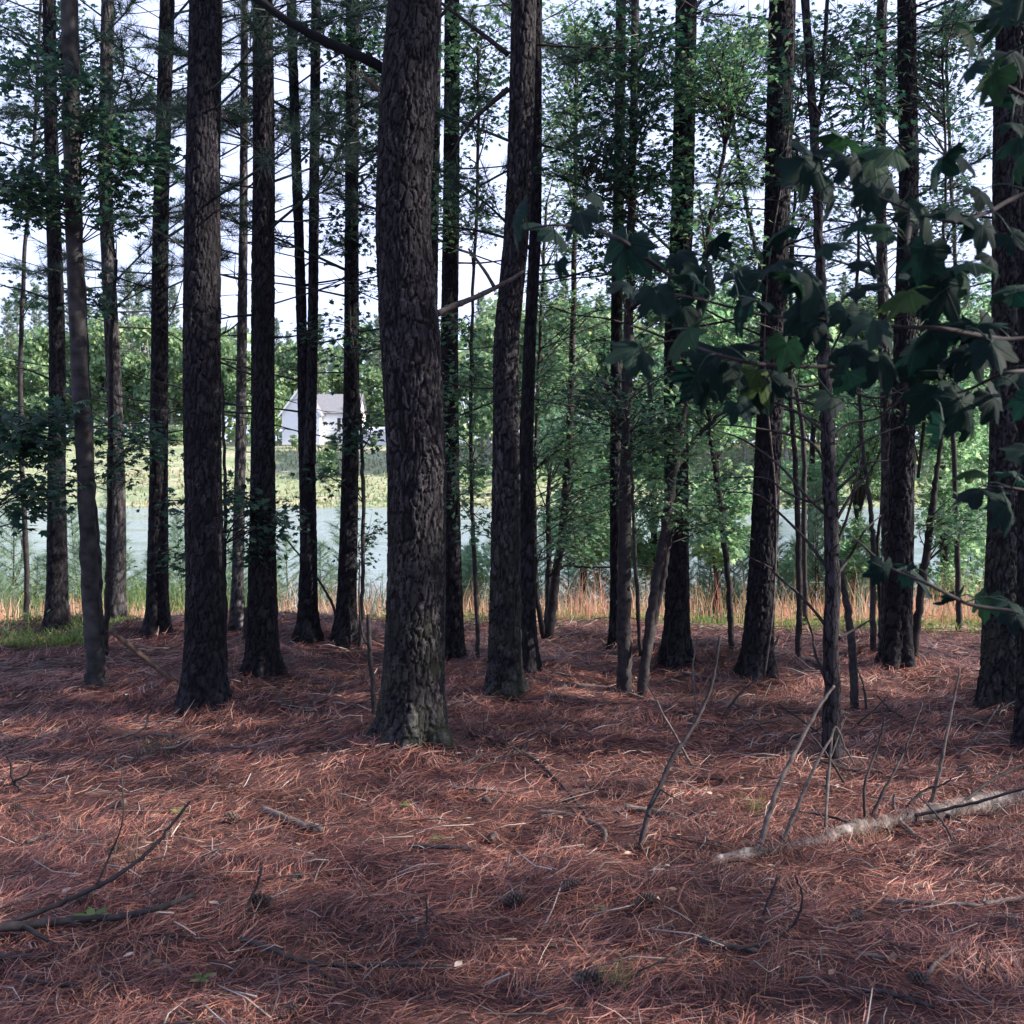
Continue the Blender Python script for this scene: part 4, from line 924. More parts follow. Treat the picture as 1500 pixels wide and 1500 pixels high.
mb = MB(); mb.box((x0-.05, y0-.05, hz-.9), (xr+.05, y1, hz-.002)); hpart('foundation', mb, 'foundation')
def window(px0, px1, py0, py1, y):
    mb = MB(); a, b, c, d_ = hx(px0), hx(px1), hzz(py1), hzz(py0)
    for bx in (((a-.1,y-.09,c-.1),(b+.1,y-.02,c)), ((a-.1,y-.09,d_),(b+.1,y-.02,d_+.1)), ((a-.1,y-.088,c),(a,y-.02,d_)), ((b,y-.088,c),(b+.1,y-.02,d_)), (((a+b)/2-.05,y-.08,c),((a+b)/2+.05,y-.03,d_)), ((a,y-.075,(c+d_)/2-.04),(b,y-.035,(c+d_)/2+.04))): mb.box(*bx)
    w_ = hpart('window', mb, 'trim'); 
    mb = MB(); mb.box((a, y-.05, c), (b, y-.04, d_)); p = link('pane', mb.mesh('pane', M['glass'], ho, False), w_)
window(494, 506, 612, 629, HY+.4)
mb = MB(); mb.box((xr+.05, HY+1, hz+.0), (hx(571), HY+5, hzz(633))); hpart('low_wing', mb, 'siding')
m_ = MB(); a, b = xr+.06, hx(573); m_.add([(a,HY+.7,hzz(633)),(b,HY+.7,hzz(633)),(b,HY+3,hzz(624)),(a,HY+3,hzz(624)),(b,HY+5.3,hzz(633)),(a,HY+5.3,hzz(633))], [(0,1,2,3),(3,2,4,5)]); hpart('low_roof', m_, 'trim')
window(545, 556, 635, 642, HY+1)

# ------------------------------------------------------------------ the rest of the pine stand round the camera
def stand_trunk():
    mb = MB(); c = spline([(0, 0, -.2), (.05, 0, 6), (0, .05, 18)], 24); add_tube(mb, c, np.interp(c[:, 2], [-.2, .3, 6, 18], [.19, .145, .12, .04]), 14, .05)
    return mb.mesh('stand_trunk', M['pine_plain'])
ST = stand_trunk(); spots = []
for iy in range(-5, 7):
    for ix in range(-5, 15):
        x = ix*3.1+random.uniform(-.7, .7); y = iy*3.0-1+random.uniform(-.7, .7)
        if y > (8.5 if x > 0 else 12): continue
        if y > 0 and abs(x) < .5*y+1.6: continue
        if math.hypot(x, y) < 2.6: continue
        spots.append((x, y))
for k, (x, y) in enumerate(spots):
    if (k*7) % 10 < STAND_SKIP: continue
    t = thing('pine_tree', 'pine of the surrounding stand, outside the photograph', 'pine tree', (x, y, gz(x, y)), 'pines of the stand around the viewpoint')
    t.rotation_euler.z = random.random()*6.28; t.scale = (1, 1, random.uniform(.9, 1.1))
    link('trunk', ST, t); c = link('crown', CROWNS[k % 3], t, (0, 0, 8.2)); c['kind'] = 'stuff'

# ------------------------------------------------------------------ large leaves hanging into the picture from the right
def big_leaf(seed):
    r_ = np.random.default_rng(seed); n = 40
    lobs = [(90, 1.0, 27), (42, .94, 23), (138, .94, 23), (-14, .76, 24), (194, .76, 24)]; out = []
    for k in range(n):
        a = -90+360*k/n; r0 = .60
        for (la, L, w_) in lobs:
            dlt = abs((a-la+180) % 360-180); r0 = max(r0, L*max(0, 1-(dlt/(w_*2.0))**1.25)*.98, .66*L*max(0, 1-(dlt/60)**2))
        if abs((a+90+180) % 360-180) < 20: r0 = .13
        r0 *= 1+.06*math.sin(k*2.9)+r_.normal(0, .02)
        out.append((math.cos(R(a))*r0, math.sin(R(a))*r0))
    V = [(0, 0, 0)]; fold = r_.uniform(.10, .38); curl = r_.uniform(.35, .8)
    def zf(x, y): 
        rr = math.hypot(x, y); return -fold*abs(x)*.6-curl*rr*rr*.7+.05*math.sin(x*9+seed)+.035*math.cos(math.atan2(y, x)*5)*rr
    for f in (.5, 1.0):
        for x, y in out: V.append((x*f, y*f, zf(x*f, y*f)))
    V = [(x, y+.18, z) for x, y, z in V]
    F3 = [(0, 1+k, 1+(k+1) % n) for k in range(n)]; F4 = [(1+k, 1+n+k, 1+n+(k+1) % n, 1+(k+1) % n) for k in range(n)]
    V = np.array(V); me = raw_mesh('leaf', V*[1, 1, 1]/1.35, [np.array(F3), np.array(F4)], None, True, M['leaf_big']); return me
BIG = [big_leaf(s) for s in range(6)]
BD = 1.95
sx0 = at(1640, 700, BD); sb = (sx0.x, BD, gz(sx0.x, BD))
sap = thing('tulip_poplar_sapling', 'sapling at the right whose large dark lobed leaves hang close to the viewer', 'sapling', sb)
mb = MB(); add_tube(mb, spline([(sb[0], BD, sb[2]-.05), (sb[0]+.03, BD, 1.2), (sb[0]-.02, BD, 2.2), (sb[0], BD, 3.2)], 24), np.linspace(.016, .007, 24), 8, .06)
link('trunk', mb.mesh('trunk', M['twig'], sb), sap)
BR = [
 [(1640,480),(1560,485),(1480,497),(1380,482),(1300,478),(1200,468),(1120,462),(1030,440),(960,428),(905,440)],
 [(1300,520),(1250,536),(1130,535),(1060,522),(990,500),(940,510)],
 [(1640,250),(1500,285),(1445,312),(1395,325),(1335,308),(1260,280),(1180,268)],
 [(1640,540),(1560,545),(1480,545),(1420,570),(1370,585)],
 [(1640,930),(1560,908),(1480,895),(1420,885),(1365,858),(1300,830),(1262,797),(1245,785)],
 [(1640,170),(1560,160),(1490,135),(1450,100),(1430,60)],
 [(1030,440),(965,392),(910,352),(860,335),(810,330),(760,338)],
 [(1640,720),(1560,725),(1480,715),(1440,712)],
 [(1335,310),(1330,370),(1350,430),(1345,480)],
 [(1640,60),(1560,50),(1480,30)],
]
LV = [(1235,195,95),(1290,215,85),(1200,250,105),(1165,262,80),(1310,275,120),(1365,250,90),(1412,232,75),(1400,305,90),(1225,295,85),(1275,292,60),
 (748,332,90),(795,325,95),(850,322,80),(880,288,60),(815,397,42),(905,378,95),(958,384,60),(1005,372,65),(1045,362,60),(1150,378,85),(1222,355,62),(1100,398,80),(1075,380,60),(1170,405,70),
 (925,420,85),(965,440,75),(1040,428,95),(1070,458,105),(1120,438,85),(1213,428,125),(1255,420,85),(1285,330,62),(1370,342,110),(1335,322,60),(1440,345,70),(1440,382,75),(1330,400,60),(1308,432,95),(1372,442,120),(1425,430,70),(1470,420,75),(1462,388,62),
 (990,495,105),(932,522,95),(1060,540,120),(1102,556,95),(1150,520,70),(1200,492,70),(1282,482,90),(1342,502,120),(1392,488,90),(1442,502,85),(1240,470,60),(1010,460,60),(1160,470,70),
 (1480,545,75),(1378,590,115),(1440,572,90),(1492,600,60),(1428,628,60),(1450,716,95),(1490,690,65),(1352,843,92),(1316,842,50),(1395,884,58),(1482,880,55),
 (1440,130,85),(1480,138,85),(1430,62,70),(1470,40,95),(1492,85,75),(1490,180,60),(1495,10,70),(1455,95,60),(1460,15,60),(1410,160,55),
 (870,400,70),(890,345,75),(940,470,70),(975,520,85),(1015,560,75),(1085,500,95),(1125,590,70),(1180,530,85),(1230,560,70),(1020,400,80),(1130,345,70),(1190,340,75),(1240,330,70),(1265,380,80),(1300,370,75),(1350,385,85),(1400,385,80),
 (1310,470,90),(1365,520,95),(1415,530,80),(1265,510,75),(1450,470,80),(1500,420,80),(1500,300,80),(1450,290,75),(1480,245,80),(1330,240,80),(1270,240,70),(1210,215,60),(840,360,75),(775,300,60),(1405,610,85),(1465,600,80),(1500,650,75),(1410,690,60),(1480,760,70),(1290,845,55),(1440,890,60),(1500,910,60),
 (1420,100,60),(1035,575,80),(1140,560,75),(1210,585,70),(1300,545,85),(1345,560,80),(1460,515,85),(1380,640,70),(1250,520,80),(1190,470,85),(1090,600,60),(1500,120,80),(1475,210,70),(1350,215,50),(1480,450,70),(1495,350,60),(1255,250,70),(1330,470,70),(1400,540,60)]
brobj = []; brpts = []
for b in BR:
    dy = [0]+[random.uniform(-.12, .18) for _ in b[1:]]
    if b is BR[6] or b is BR[1] or b is BR[8]: dy[0] = .05
    ps = [at(x, y, BD+dy[i]) for i, (x, y) in enumerate(b)]
    n = 6*len(ps); c = spline(ps, n); mb = MB(); add_tube(mb, c, np.linspace(.0055, .0018, n), 6, .1)
    o = link('branch', mb.mesh('branch', M['twig'], sb), sap); brobj.append(o); brpts.append(c)
allb = np.concatenate(brpts); own = np.concatenate([np.full(len(c), i) for i, c in enumerate(brpts)])
for k, (px, py, s) in enumerate(LV):
    if k > 72 and (px < 1010 or (k % 3 == 0 and py < 500)): continue
    d = BD+random.uniform(-.22, .25); c = np.array(at(px, py, d)); i = int(np.argmin(np.linalg.norm((allb-c)*[1, .3, 1], axis=1)))
    b = brobj[own[i]]; p = allb[i]; size = s/1500*d*.80
    out = c-p; out[1] *= .3
    tip = np.array([out[0]*6+random.uniform(-.6, .6), random.uniform(-.9, .7), random.uniform(-.75, .1)+out[2]*4]); tip /= np.linalg.norm(tip)
    nrm = np.array([random.uniform(-.6, .6), -random.uniform(.1, 1.5), 1.0])
    m3 = rotmats(tip[None], nrm[None])[0]; m4 = Matrix(m3.tolist()).to_4x4()
    bp = c-tip*size*.45
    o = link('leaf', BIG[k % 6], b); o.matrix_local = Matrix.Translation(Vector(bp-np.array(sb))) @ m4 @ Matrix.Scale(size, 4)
    mb = MB(); add_tube(mb, spline([p, (p+bp)/2+[0, 0, .012], bp+tip*size*.13], 6), [.0014]*6, 4)
    link('leaf_stalk', mb.mesh('leaf_stalk', M['needle_green'], sb), b)

# ------------------------------------------------------------------ fallen wood
def on_surf(px, py): return on_ground(px, py, lambda x, y: float(ground_surf(np.array([x]), np.array([y]))[0]))
def stick(label, pts, w0, w1=None, mat='twig', standing=False, dys=None, lift=.024, cat='fallen branch', forks=(), name='fallen_stick', k=7):
    b = on_surf(*pts[0]); d = b.y; w1 = w1 or w0*.5
    if standing:
        n_ = len(pts); ps = [b]+[at(x, y, d+(dys[i] if dys else random.uniform(-.05, .05)*i)) for i, (x, y) in enumerate(pts[1:], 1)]
        for p in ps: p.z = max(p.z, float(ground_surf(np.array([p.x]), np.array([p.y]))[0])+.008)
        ps[0].z -= .01
    else:
        ps = []
        for (x, y) in pts:
            p = on_surf(x, y); p.z += lift; ps.append(p)
    n = 6*len(ps); mb = MB(); add_tube(mb, spline(ps, n)+rng.normal(0, .0015, (n, 3)), np.linspace(w0, w1, n)/1500*d/2, k, .12)
    off = tuple(ps[0])
    if not forks: return tag(link(name, mb.mesh(name, M[mat], off), None, off), label, cat)
    t = thing(name, label, cat, off); link('stem', mb.mesh('stem', M[mat], off), t)
    for fp, fw in forks:
        q0 = min(ps, key=lambda p: (proj(p)-Vector(fp[0])).length)
        if standing: fps = [Vector(q0)+0*q0 if i == 0 else at(x, y, q0.y+random.uniform(-.08, .08)) for i, (x, y) in enumerate(fp)]; fps[0] = at(fp[0][0], fp[0][1], q0.y)
        else: fps = [on_surf(x, y)+Vector((0, 0, lift)) for x, y in fp]
        for p in fps: p.z = max(p.z, float(ground_surf(np.array([p.x]), np.array([p.y]))[0])+.008)
        n = 5*len(fps); m2 = MB(); add_tube(m2, spline(fps, n), np.linspace(fw, fw*.5, n)/1500*d/2, 5, .12)
        link('twig', m2.mesh('twig', M[mat], off), t)
    return t
def proj(p):
    v = Vector(p)-Vector((0, 0, EYE)); f = v.y*cP-v.z*sP; u = v.y*sP+v.z*cP
    return Vector((750+1500*v.x/f, 750-1500*u/f))
# the pale log on the right
lp = [(1015,1262),(1110,1247),(1200,1226),(1290,1207),(1400,1187),(1500,1172),(1600,1156)]
ps = []
for i, (x, y) in enumerate(lp):
    p = on_surf(x, y+8); p.z += [.0, .018, .008, .03, .035, .04, .04][i]; ps.append(p)
off = tuple(ps[0]); lg = thing('fallen_log', 'pale peeling fallen log half buried in needles at the lower right', 'log', off)
n = 90; mb = MB(); add_tube(mb, spline(ps, n)+rng.normal(0, .0015, (n, 3)), np.linspace(.024, .062, n)*(1+.07*np.sin(np.arange(n)*.5)+.05*np.sin(np.arange(n)*1.3)), 20, .035)
link('log_body', mb.mesh('log_body', M['log'], off), lg)
def log_needles():
    n_ = 2600; i = (rng.random(n_)*(n-2)).astype(int); ph = rng.normal(0, .8, n_); rad_ = np.linspace(.024, .062, n)[i]
    keep = noise(i*.11, i*0., 77)+.25*rng.random(n_) > .55; i, ph, rad_ = i[keep], ph[keep], rad_[keep]; k_ = len(i)
    P = spl[i]+np.stack([0*ph, -np.sin(ph)*rad_, np.cos(ph)*rad_+.004], 1); a = rng.normal(1.2, .9, k_); L = rng.uniform(.07, .15, k_)
    d = np.stack([np.cos(a), -np.abs(np.sin(a)), -np.abs(np.sin(ph))*.9+rng.normal(0, .15, k_)], 1); d /= np.linalg.norm(d, axis=1)[:, None]
    sd_ = np.cross(d, rng.normal(0, 1, (k_, 3))); sd_ /= np.linalg.norm(sd_, axis=1)[:, None]
    V = np.stack([P-d*L[:, None]*.4-sd_*.001, P-d*L[:, None]*.4+sd_*.001, P+d*L[:, None]*.6], 1).reshape(-1, 3); m_ = MB(); m_.add(V, np.arange(k_*3).reshape(-1, 3))
    tag(link('needles_on_log', m_.mesh('needles_on_log', M['needles'])), 'red needles caught on top of the fallen log', 'pine needles', None, 'stuff')
def log_limb(pts, w, dys, mat='twig', label=None):
    i = min(range(n), key=lambda q: abs(proj(spl[q]).x-pts[0][0])); d = spl[i][1]
    q = [at(x, y, d+dys[j]) for j, (x, y) in enumerate(pts)]; q[0] = Vector(spl[i])
    for p in q: p.z = max(p.z, float(ground_surf(np.array([p.x]), np.array([p.y]))[0])+.01)
    nn = 7*len(q); m2 = MB(); add_tube(m2, spline(q, nn)+rng.normal(0, .0012, (nn, 3)), np.linspace(w, w*.45, nn)/1500*d/2, 7, .12)
    o = link('limb', m2.mesh('limb', M[mat], off), lg)
    if label: o['label'] = label
spl = spline(ps, n)
log_needles()
log_limb([(1108,1238),(1135,1165),(1165,1100),(1200,1035),(1222,1005)], 9, [0,.1,.2,.3,.35], 'deadwood', 'pale limb standing up to the left of the young pine')
log_limb([(1140,1215),(1175,1165),(1200,1110),(1218,1080)], 7, [0,.05,.1,.15], 'deadwood')
log_limb([(1210,1042),(1220,1070),(1240,1100),(1253,1122)], 5, [.3,.3,.3,.3], 'deadwood')
log_limb([(1268,1205),(1267,1150),(1285,1095),(1296,1050)], 5, [0,0,.1,.1])
log_limb([(1265,1202),(1310,1130),(1325,1100),(1352,1028)], 5, [0,.1,.2,.3])
log_limb([(1358,1188),(1378,1120),(1390,1060),(1406,978)], 7, [0,.0,.05,.1], 'deadwood')
log_limb([(1312,1196),(1400,1180),(1450,1145),(1510,1115)], 7, [0,.1,.2,.3])
log_limb([(1315,1198),(1410,1180),(1500,1155),(1540,1145)], 6, [0,-.05,-.1,-.1])
log_limb([(1312,1196),(1345,1230),(1380,1258),(1416,1292)], 9, [-.06,-.2,-.35,-.5], 'deadwood', 'pale broken limb lying towards the viewer')
log_limb([(1312,1196),(1309,1180),(1310,1162)], 7, [0,-.02,-.03], 'deadwood')
log_limb([(1262,1204),(1230,1200),(1195,1192),(1170,1188)], 5, [0,0,.1,.1])
log_limb([(1375,1222),(1430,1213),(1500,1208),(1540,1206)], 8, [-.1,-.15,-.15,-.15])
log_limb([(1312,1196),(1350,1160),(1380,1150),(1395,1140)], 5, [0,.05,.05,.05])
S = stick
S('leafless forked branch standing up between the biggest pine and the log', [(936,1246),(950,1190),(965,1155),(985,1110),(1015,1065),(1040,1010),(1055,932)], 9, 5, 'twig', True, [0,.05,.1,.2,.3,.4,.45], forks=[([(965,1155),(990,1170),(1010,1180)], 3)])
S('long thin branch lying right of the biggest pine foot, bending down', [(692,1080),(740,1096),(790,1125),(830,1165),(860,1203)], 6, 4, 'twig', forks=[([(768,1106),(735,1118),(700,1135)], 5), ([(768,1106),(774,1090),(778,1086)], 3)])
S('curved pale-tipped stick below the long thin branch', [(788,1196),(830,1200),(862,1210),(885,1224),(886,1240)], 7, 6, 'deadwood')
S('straight bare pole lying behind the crooked pine foot', [(768,1003),(860,1009),(905,1017),(960,1035),(1022,1058)], 7, 5, 'deadwood')
S('second thin pole below the straight bare pole', [(800,1022),(880,1034),(925,1048),(945,1058)], 5, 3, 'deadwood')
S('short dark stick lying in front of the biggest pine', [(598,1247),(650,1249),(696,1252)], 8, 7, 'twig')
S('bark-covered broken stick left of the middle foreground', [(385,1193),(420,1208),(450,1218),(472,1224)], 13, 9, 'deadwood')
S('thick dark branch lying in from the lower left edge', [(-30,1382),(50,1374),(110,1368),(180,1362),(230,1350),(285,1330)], 15, 8, 'twig', lift=.05, forks=[([(40,1376),(70,1366),(120,1374)], 8), ([(30,1374),(60,1392),(70,1400)], 9)])
S('long raised bough with green tip rising from the lower left', [(-20,1362),(60,1335),(140,1300),(190,1270),(230,1235),(262,1195),(278,1174)], 9, 4, 'twig', True, [0,.05,.1,.15,.2,.25,.3], forks=[([(140,1300),(160,1255),(180,1200),(178,1130)], 4)])
S('dark stick along the left edge below the thick branch', [(-20,1412),(40,1411),(78,1410)], 12, 8, 'twig')
S('curving dark branch with upturned end in the lower left', [(182,1366),(230,1397),(260,1396),(300,1380),(345,1352),(372,1308),(384,1270)], 8, 4, 'twig', True, [0,-.05,-.05,0,.05,.1,.1], forks=[([(235,1398),(260,1412),(290,1430)], 5)])
S('dark straight branch slanting in the lower middle left', [(352,1385),(400,1402),(452,1420),(520,1424),(600,1424),(655,1426)], 9, 5, 'twig', forks=[([(452,1420),(470,1436),(492,1446)], 7)])
S('dark curved stick with upright tip below the centre', [(545,1416),(590,1406),(612,1388),(624,1355),(625,1322)], 6, 3, 'twig', True, [0,0,.05,.1,.1])
S('thin hooked twig arching near the lower right', [(1098,1392),(1140,1372),(1168,1345),(1175,1310),(1164,1282)], 5, 3, 'twig', True, [0,.05,.05,.05,.05])
S('thin dark twig next to the hooked one', [(1114,1350),(1125,1320),(1140,1285)], 5, 3, 'twig', True, [0,.02,.05])
S('pale straight stick lying in the lower right', [(1293,1329),(1350,1331),(1438,1337)], 8, 6, 'deadwood', forks=[([(1438,1337),(1442,1325),(1443,1318)], 5)])
S('pale stick end at the right edge of the picture', [(1440,1333),(1480,1328),(1530,1320)], 8, 8, 'deadwood')
S('dark buried stick in the lower right foreground', [(1022,1386),(1060,1396),(1110,1405)], 14, 9, 'twig')
S('short grey stick with forked end right of the middle foreground', [(1222,1371),(1245,1364),(1268,1362)], 7, 5, 'deadwood')
S('small pale crooked stick at the lower right', [(1358,1440),(1375,1418),(1402,1398)], 7, 5, 'deadwood')
S('dark stick slanting near the bottom right corner', [(1262,1461),(1310,1468),(1370,1488)], 10, 6, 'twig')
S('pale short stick above the dark bottom right stick', [(1255,1405),(1290,1412),(1330,1414)], 7, 4, 'deadwood')
S('dark twig at the lower left corner under needles', [(20,1440),(70,1452),(118,1455)], 8, 6, 'twig')
S('small pale angled stick at the left', [(40,1242),(60,1233),(80,1227)], 6, 4, 'deadwood')
S('thin pale arching twig left of the thick dark pine foot', [(155,1085),(185,1078),(212,1065),(218,1042)], 5, 3, 'deadwood', True, [0,0,.03,.05])
S('long thin twig lying left of the biggest pine', [(228,1081),(262,1086),(290,1103),(322,1127)], 4, 3, 'deadwood')
S('pale curved twig between the two left pines and the centre', [(430,1056),(450,1038),(478,1028),(492,1005)], 6, 3, 'deadwood')
S('thick broken pole leaning from the twin stem foot at the left', [(262,1003),(230,978),(195,950),(160,922)], 10, 8, 'brownwood', True, [0,.0,.0,.0])
S('dead thin stem standing beside the biggest pine, broken at the top', [(548,1050),(546,1000),(541,950),(540,900)], 8, 7, 'twig', True, [0,0,0,0], forks=[([(541,950),(530,925),(526,880),(527,820)], 4)], cat='dead stem')
S('slim dark twig upright at left of the young pine foot', [(1125,975),(1128,960),(1142,930)], 4, 3, 'deadwood', True, [0,0,0])
S('bare branch lying behind the leaning pine foot', [(1135,962),(1170,968),(1200,978),(1230,985)], 7, 5, 'deadwood')
S('long grey branch lying right of the leaning pine foot', [(1000,990),(1050,1000),(1090,1003),(1130,1010)], 6, 4, 'deadwood')
S('dark branch with side twigs lying left of the young pine', [(1010,1062),(1060,1068),(1110,1066),(1145,1060)], 5, 3, 'twig', forks=[([(1110,1066),(1130,1085),(1160,1100)], 4)])
S('branch lying at the right of the young pine foot', [(1165,1112),(1205,1122),(1240,1133),(1295,1137)], 8, 5, 'twig')
S('arched grey twig right of the gently leaning pine foot', [(1352,1045),(1375,1053),(1400,1060),(1430,1062)], 5, 3, 'deadwood')
S('thin upright bare twig in front of the right-hand pines', [(1247,1070),(1262,1055),(1280,1040),(1300,1020)], 4, 2, 'twig', True, [0,0,0,0])
S('grey stick half buried right of the upright branch', [(915,1190),(950,1195),(985,1200)], 10, 8, 'deadwood')
S('dark stick lying below the biggest pine foot at right', [(660,1160),(700,1163),(755,1168)], 5, 4, 'deadwood')
S('dark stub of a stick at the left of the log end', [(1020,1146),(1045,1147),(1060,1149)], 5, 4, 'twig')
S('thin twig standing alone at the far left', [(35,1160),(18,1140),(16,1120),(10,1108)], 5, 3, 'twig', True, [0,0,0,0], forks=[([(18,1145),(40,1135),(46,1120)], 4)])
S('bare bent sapling over the grass at the left edge', [(-10,905),(10,870),(30,830),(32,790),(10,755),(-10,745)], 6, 3, 'twig', True, [0,0,0,0,0,0], cat='dead stem')
S('long bent stem arching down behind the twin pine', [(492,935),(490,895),(470,855),(440,815),(410,780)], 5, 2, 'twig', True, [0,0,0,0,0], cat='dead stem')
S('short dark snag stump between the very slim pine and its neighbour', [(362,938),(362,915),(363,890)], 14, 12, 'twig', True, [0,0,0], cat='stump', name='snag')
S('short broken snag leaning against the smooth grey trunk', [(146,960),(145,900),(144,850)], 9, 7, 'twig', True, [0,0,0], cat='stump', name='snag')
for k in range(16):
    x0_ = random.uniform(1010, 1490); y0_ = random.uniform(1040, 1260); a_ = random.uniform(.35, 2.6); L_ = random.uniform(70, 170)
    x1_, y1_ = x0_+math.cos(a_)*L_, y0_-math.sin(a_)*L_
    o = S('thin dead twig among the dry branches round the fallen log', [(x0_, y0_), ((x0_+x1_)/2+random.uniform(-10, 10), (y0_+y1_)/2+random.uniform(-6, 6)), (x1_, y1_)], random.uniform(3.5, 5.5), 2, 'twig' if k % 3 else 'deadwood', True, [0, random.uniform(0, .2), random.uniform(.1, .4)], cat='dead twig', name='dead_twig', k=5)
    o['group'] = 'thin dead twigs round the fallen log'
# small scattered twigs nobody could count
mb = MB()
for k in range(2300):
    y = 2.6+8.6*random.random()**.8; x = random.uniform(-1, 1)*(.6*y+.8); L = random.uniform(.05, .28)*(1 if y < 8 else 1.5); a = random.random()*6.28
    dx, dy = math.cos(a)*L, math.sin(a)*L; q = np.array([(x, y), (x+dx*.5+random.uniform(-.02, .02), y+dy*.5), (x+dx, y+dy)])
    zc = ground_surf(q[:, 0], q[:, 1])+.032+np.array([0, random.uniform(0, .02), random.uniform(0, .07)*(random.random() < .35)])
    r_ = random.uniform(.0015, .0038)*(1 if y < 6 else 1.3); add_tube(mb, np.column_stack([q, zc]), [r_, r_*.9, r_*.6], 4, .1, random.random())
tag(link('twig_litter', mb.mesh('twig_litter', M['litter_twig'])), 'scattered thin grey twigs lying on the needle floor', 'twigs', None, 'stuff')
mb = MB()
for k in range(700):
    y = 2.6+8*random.random()**.8; x = random.uniform(-1, 1)*(.6*y+.8)
    a = random.random()*6.28; d = np.array([[math.cos(a), math.sin(a), random.uniform(-.1, .3)]]); nh = np.array([[random.uniform(-.5, .5), random.uniform(-.5, .5), 1]])
    z = float(ground_surf(np.array([x]), np.array([y]))[0])+.03
    V, F = batch(OVV, OVF, rotmats(d, nh), np.array([[x, y, z]]), np.array([random.uniform(.025, .055)])); mb.add(V, F)
tag(link('leaf_litter', mb.mesh('leaf_litter', M['dead_leaf'], None, False)), 'small brown dead leaves and bark flakes among the needles', 'dead leaves', None, 'stuff')
# tufts of grass and seedlings on the needle floor
def tuft(label, px, py, n, h0, h1, spread, mat='grass'):
    b = on_surf(px, py)
    V, Q, T = blades(n, lambda m: b.x+rng.normal(0, spread, m), lambda m: b.y+rng.normal(0, spread, m), h0, h1, .0019, .45)
    mb = MB(); mb.add(V, Q); mb.f3.append(T); tag(link('grass_tuft', mb.mesh('grass_tuft', M[mat], tuple(b), False), None, tuple(b)), label, 'grass tuft', None, 'stuff')
for lab, px, py, n_, h0, h1, sp, m_ in [
  ('green grass tuft beside the bottom pine cone', 905, 1445, 70, .05, .11, .03, 'grass'), ('dry pale grass tuft at the bottom left', 140, 1455, 50, .08, .2, .09, 'dry_tuft'),
  ('dry grass tuft below the slanting dark branch', 500, 1455, 25, .08, .22, .05, 'dry_tuft'), ('pale grass tuft left of the raised bough', 200, 1270, 70, .08, .2, .05, 'dry_tuft'),
  ('grey-green grass tuft at the buried dark stick', 1020, 1370, 50, .06, .14, .07, 'dry_tuft'), ('dry grass tuft in front of the log', 1270, 1235, 60, .05, .13, .05, 'dry_tuft'),
  ('orange grass tuft at the bottom right', 1060, 1470, 30, .08, .2, .08, 'dry_tuft'), ('dry grass tuft under the curving branch', 345, 1345, 25, .06, .16, .04, 'dry_tuft'),
  ('small green tuft left of the thick dark pine', 228, 1105, 50, .06, .14, .06, 'grass'), ('small green tuft left of the log end', 1110, 1190, 60, .05, .12, .06, 'grass'),
  ('pale grass tuft before the crooked pine', 915, 1080, 40, .08, .18, .04, 'dry_tuft'), ('thin grass at the end of the second pole', 1150, 1130, 40, .06, .16, .06, 'dry_tuft')]:
    tuft(lab, px, py, n_, h0, h1, sp, m_)
for lab, px, py, s, n_ in [('green star-shaped seedling over the thick lower left branch', 135, 1358, .075, 6), ('tiny yellow-green seedling at the lower left', 295, 1450, .045, 4), ('small green seedling right of the green-tipped bough', 640, 1240, .035, 4),
                    ('small green seedling in the middle foreground', 595, 1190, .04, 4), ('tiny seedling below the long thin branch', 880, 1345, .03, 3), ('green leaves at the tip of the raised bough', 262, 1200, .05, 5)]:
    b = on_surf(px, py); a = np.arange(n_)*6.283/n_+random.random(); P = np.tile([[b.x, b.y, b.z+.035]], (n_, 1)); D = np.stack([np.cos(a), np.sin(a), np.full(n_, .35)], 1)
    V, F = batch(OVV, OVF, rotmats(D, np.tile([[0, 0, 1.]], (n_, 1))), P, np.full(n_, s)); mb = MB(); mb.add(V, F); 
    add_tube(mb, np.array([(b.x, b.y, b.z-.01), (b.x, b.y, b.z+.02), (b.x, b.y, b.z+.04)]), [.0016]*3, 4)
    tag(link('seedling', mb.mesh('seedling', M['grass'], tuple(b), False), None, tuple(b)), lab, 'seedling')
# pine cones
def cone_mesh():
    mb = MB(); L = .085
    add_tube(mb, np.array([(0, 0, 0), (L*.5, 0, 0), (L, 0, 0)]), [.010, .011, .004], 8)
    for k in range(78):
        t = k/78; a = k*2.39996; x = t*L; rr = .030*math.sin(math.pi*(.12+.80*t))**.8; 
        o = np.array([0, math.cos(a), math.sin(a)]); tn = np.array([0, -math.sin(a), math.cos(a)]); ax = np.array([1., 0, 0])
        b = ax*x+o*.008; tip = ax*(x+.010)+o*rr; w_ = .0065
        V = [b-tn*w_*.5, b+tn*w_*.5, tip+tn*w_, tip-tn*w_, tip+ax*.004+o*.001+tn*w_*.7, tip+ax*.004+o*.001-tn*w_*.7, b+ax*.003-tn*w_*.5, b+ax*.003+tn*w_*.5]
        mb.add(V, [(0, 1, 2, 3), (3, 2, 4, 5), (5, 4, 7, 6), (0, 3, 5, 6), (1, 7, 4, 2)])
    return mb.mesh('pine_cone', M['cone'], None, False)
CM = cone_mesh()
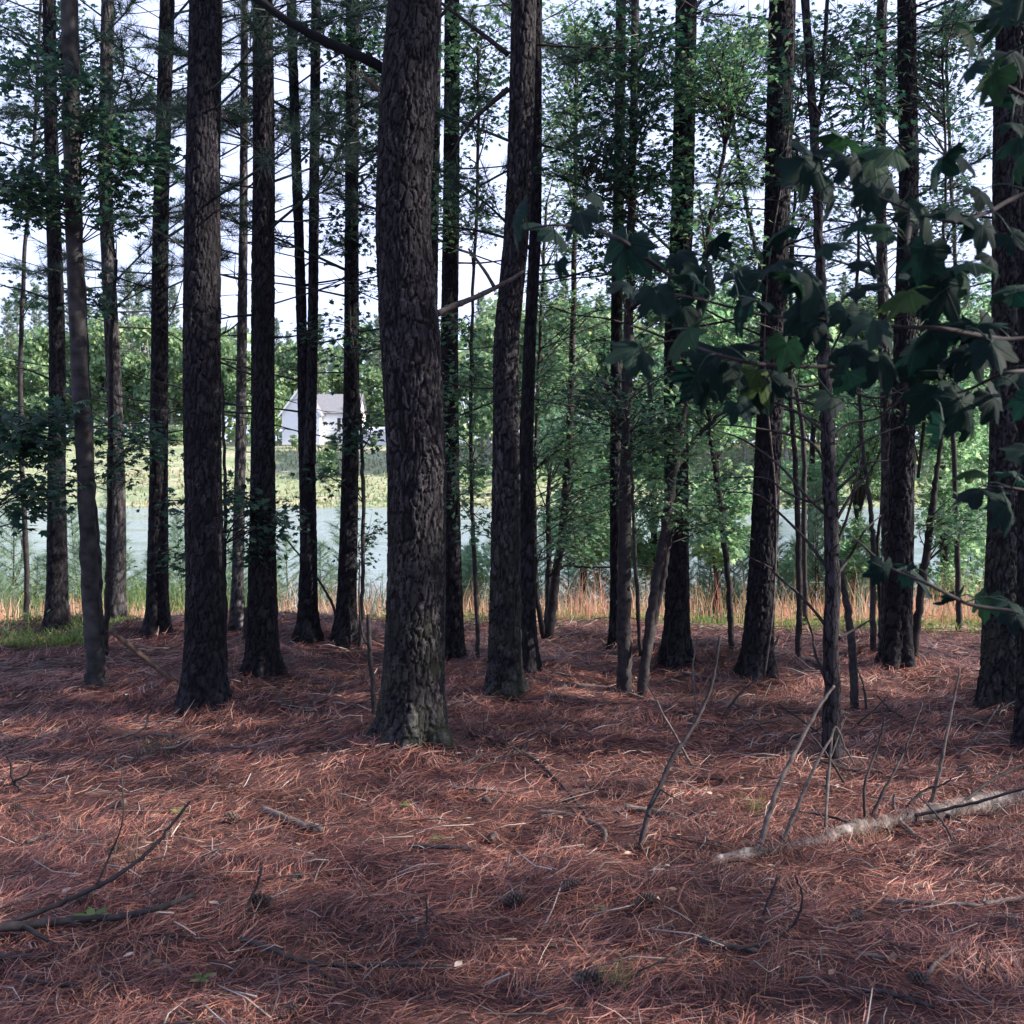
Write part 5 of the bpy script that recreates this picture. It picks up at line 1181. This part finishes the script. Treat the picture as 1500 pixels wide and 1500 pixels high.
for lab, px, py, az, s in [('pine cone at the bottom centre beside a green tuft', 856, 1447, .2, 1.25), ('pine cone lying in the middle foreground', 750, 1328, .1, 1.15), ('pine cone by the curving branch in the lower left', 378, 1334, -.3, 1.2),
   ('round pine cone seen end-on in front of the biggest pine', 722, 1234, 1.4, .95), ('small pine cone left, above the raised bough', 170, 1252, .5, .9), ('pine cone touching the thick lower left branch', 124, 1322, 1.2, 1.0),
   ('pine cone at mid left near the raised bough tip', 342, 1206, 2.9, 1.1), ('pine cone left of the middle foreground stick', 437, 1292, 1.0, .9), ('pine cone beside the bottom edge in shade', 425, 1490, .9, .9),
   ('pine cone right of the middle, dark', 835, 1308, .4, 1.0), ('small pine cone near the left thick pine', 200, 1122, .3, .9), ('pine cone just left of the log end', 945, 1332, .2, 1.1), ('pine cone in the left foreground on orange needles', 180, 1182, 1.9, .8),
   ('small pine cone by the buried stick left of the upright branch', 712, 1180, 2.2, .8), ('pine cone above the bottom left tuft', 22, 1190, .8, .9), ('pine cone right of the hooked twig', 1255, 1352, .6, .9), ('pine cone beyond the log at right', 1410, 1135, .2, 1.1), ('pine cone at the dark shade line bottom right', 1345, 1445, 2.5, .9)]:
    b = on_surf(px, py); o = link('pine_cone', CM, None, (b.x-.04*math.cos(az), b.y-.04*math.sin(az), b.z+.026*s)); o.rotation_euler = (random.random()*6, random.uniform(-.15, .1), az); o.scale = (s*.85, s*.85, s*.85)
    tag(o, lab, 'pine cone')

# ------------------------------------------------------------------ air
hm = bpy.data.materials.new('haze'); hm.use_nodes = True; nt = hm.node_tree
for n_ in list(nt.nodes):
    if n_.type == 'BSDF_PRINCIPLED': nt.nodes.remove(n_)
pv = nt.nodes.new('ShaderNodeVolumePrincipled'); pv.inputs['Color'].default_value = (.86, .92, 1, 1); pv.inputs['Density'].default_value = HAZE
nt.links.new(pv.outputs[0], nt.nodes['Material Output'].inputs['Volume'])
if HAZE > 0:
    mb = MB(); mb.box((-330, -70, -6), (330, 430, 42)); o = link('haze', mb.mesh('haze', hm, None, False)); o['kind'] = 'stuff'; o['label'] = 'thin pale air haze over the pond and the far wood'
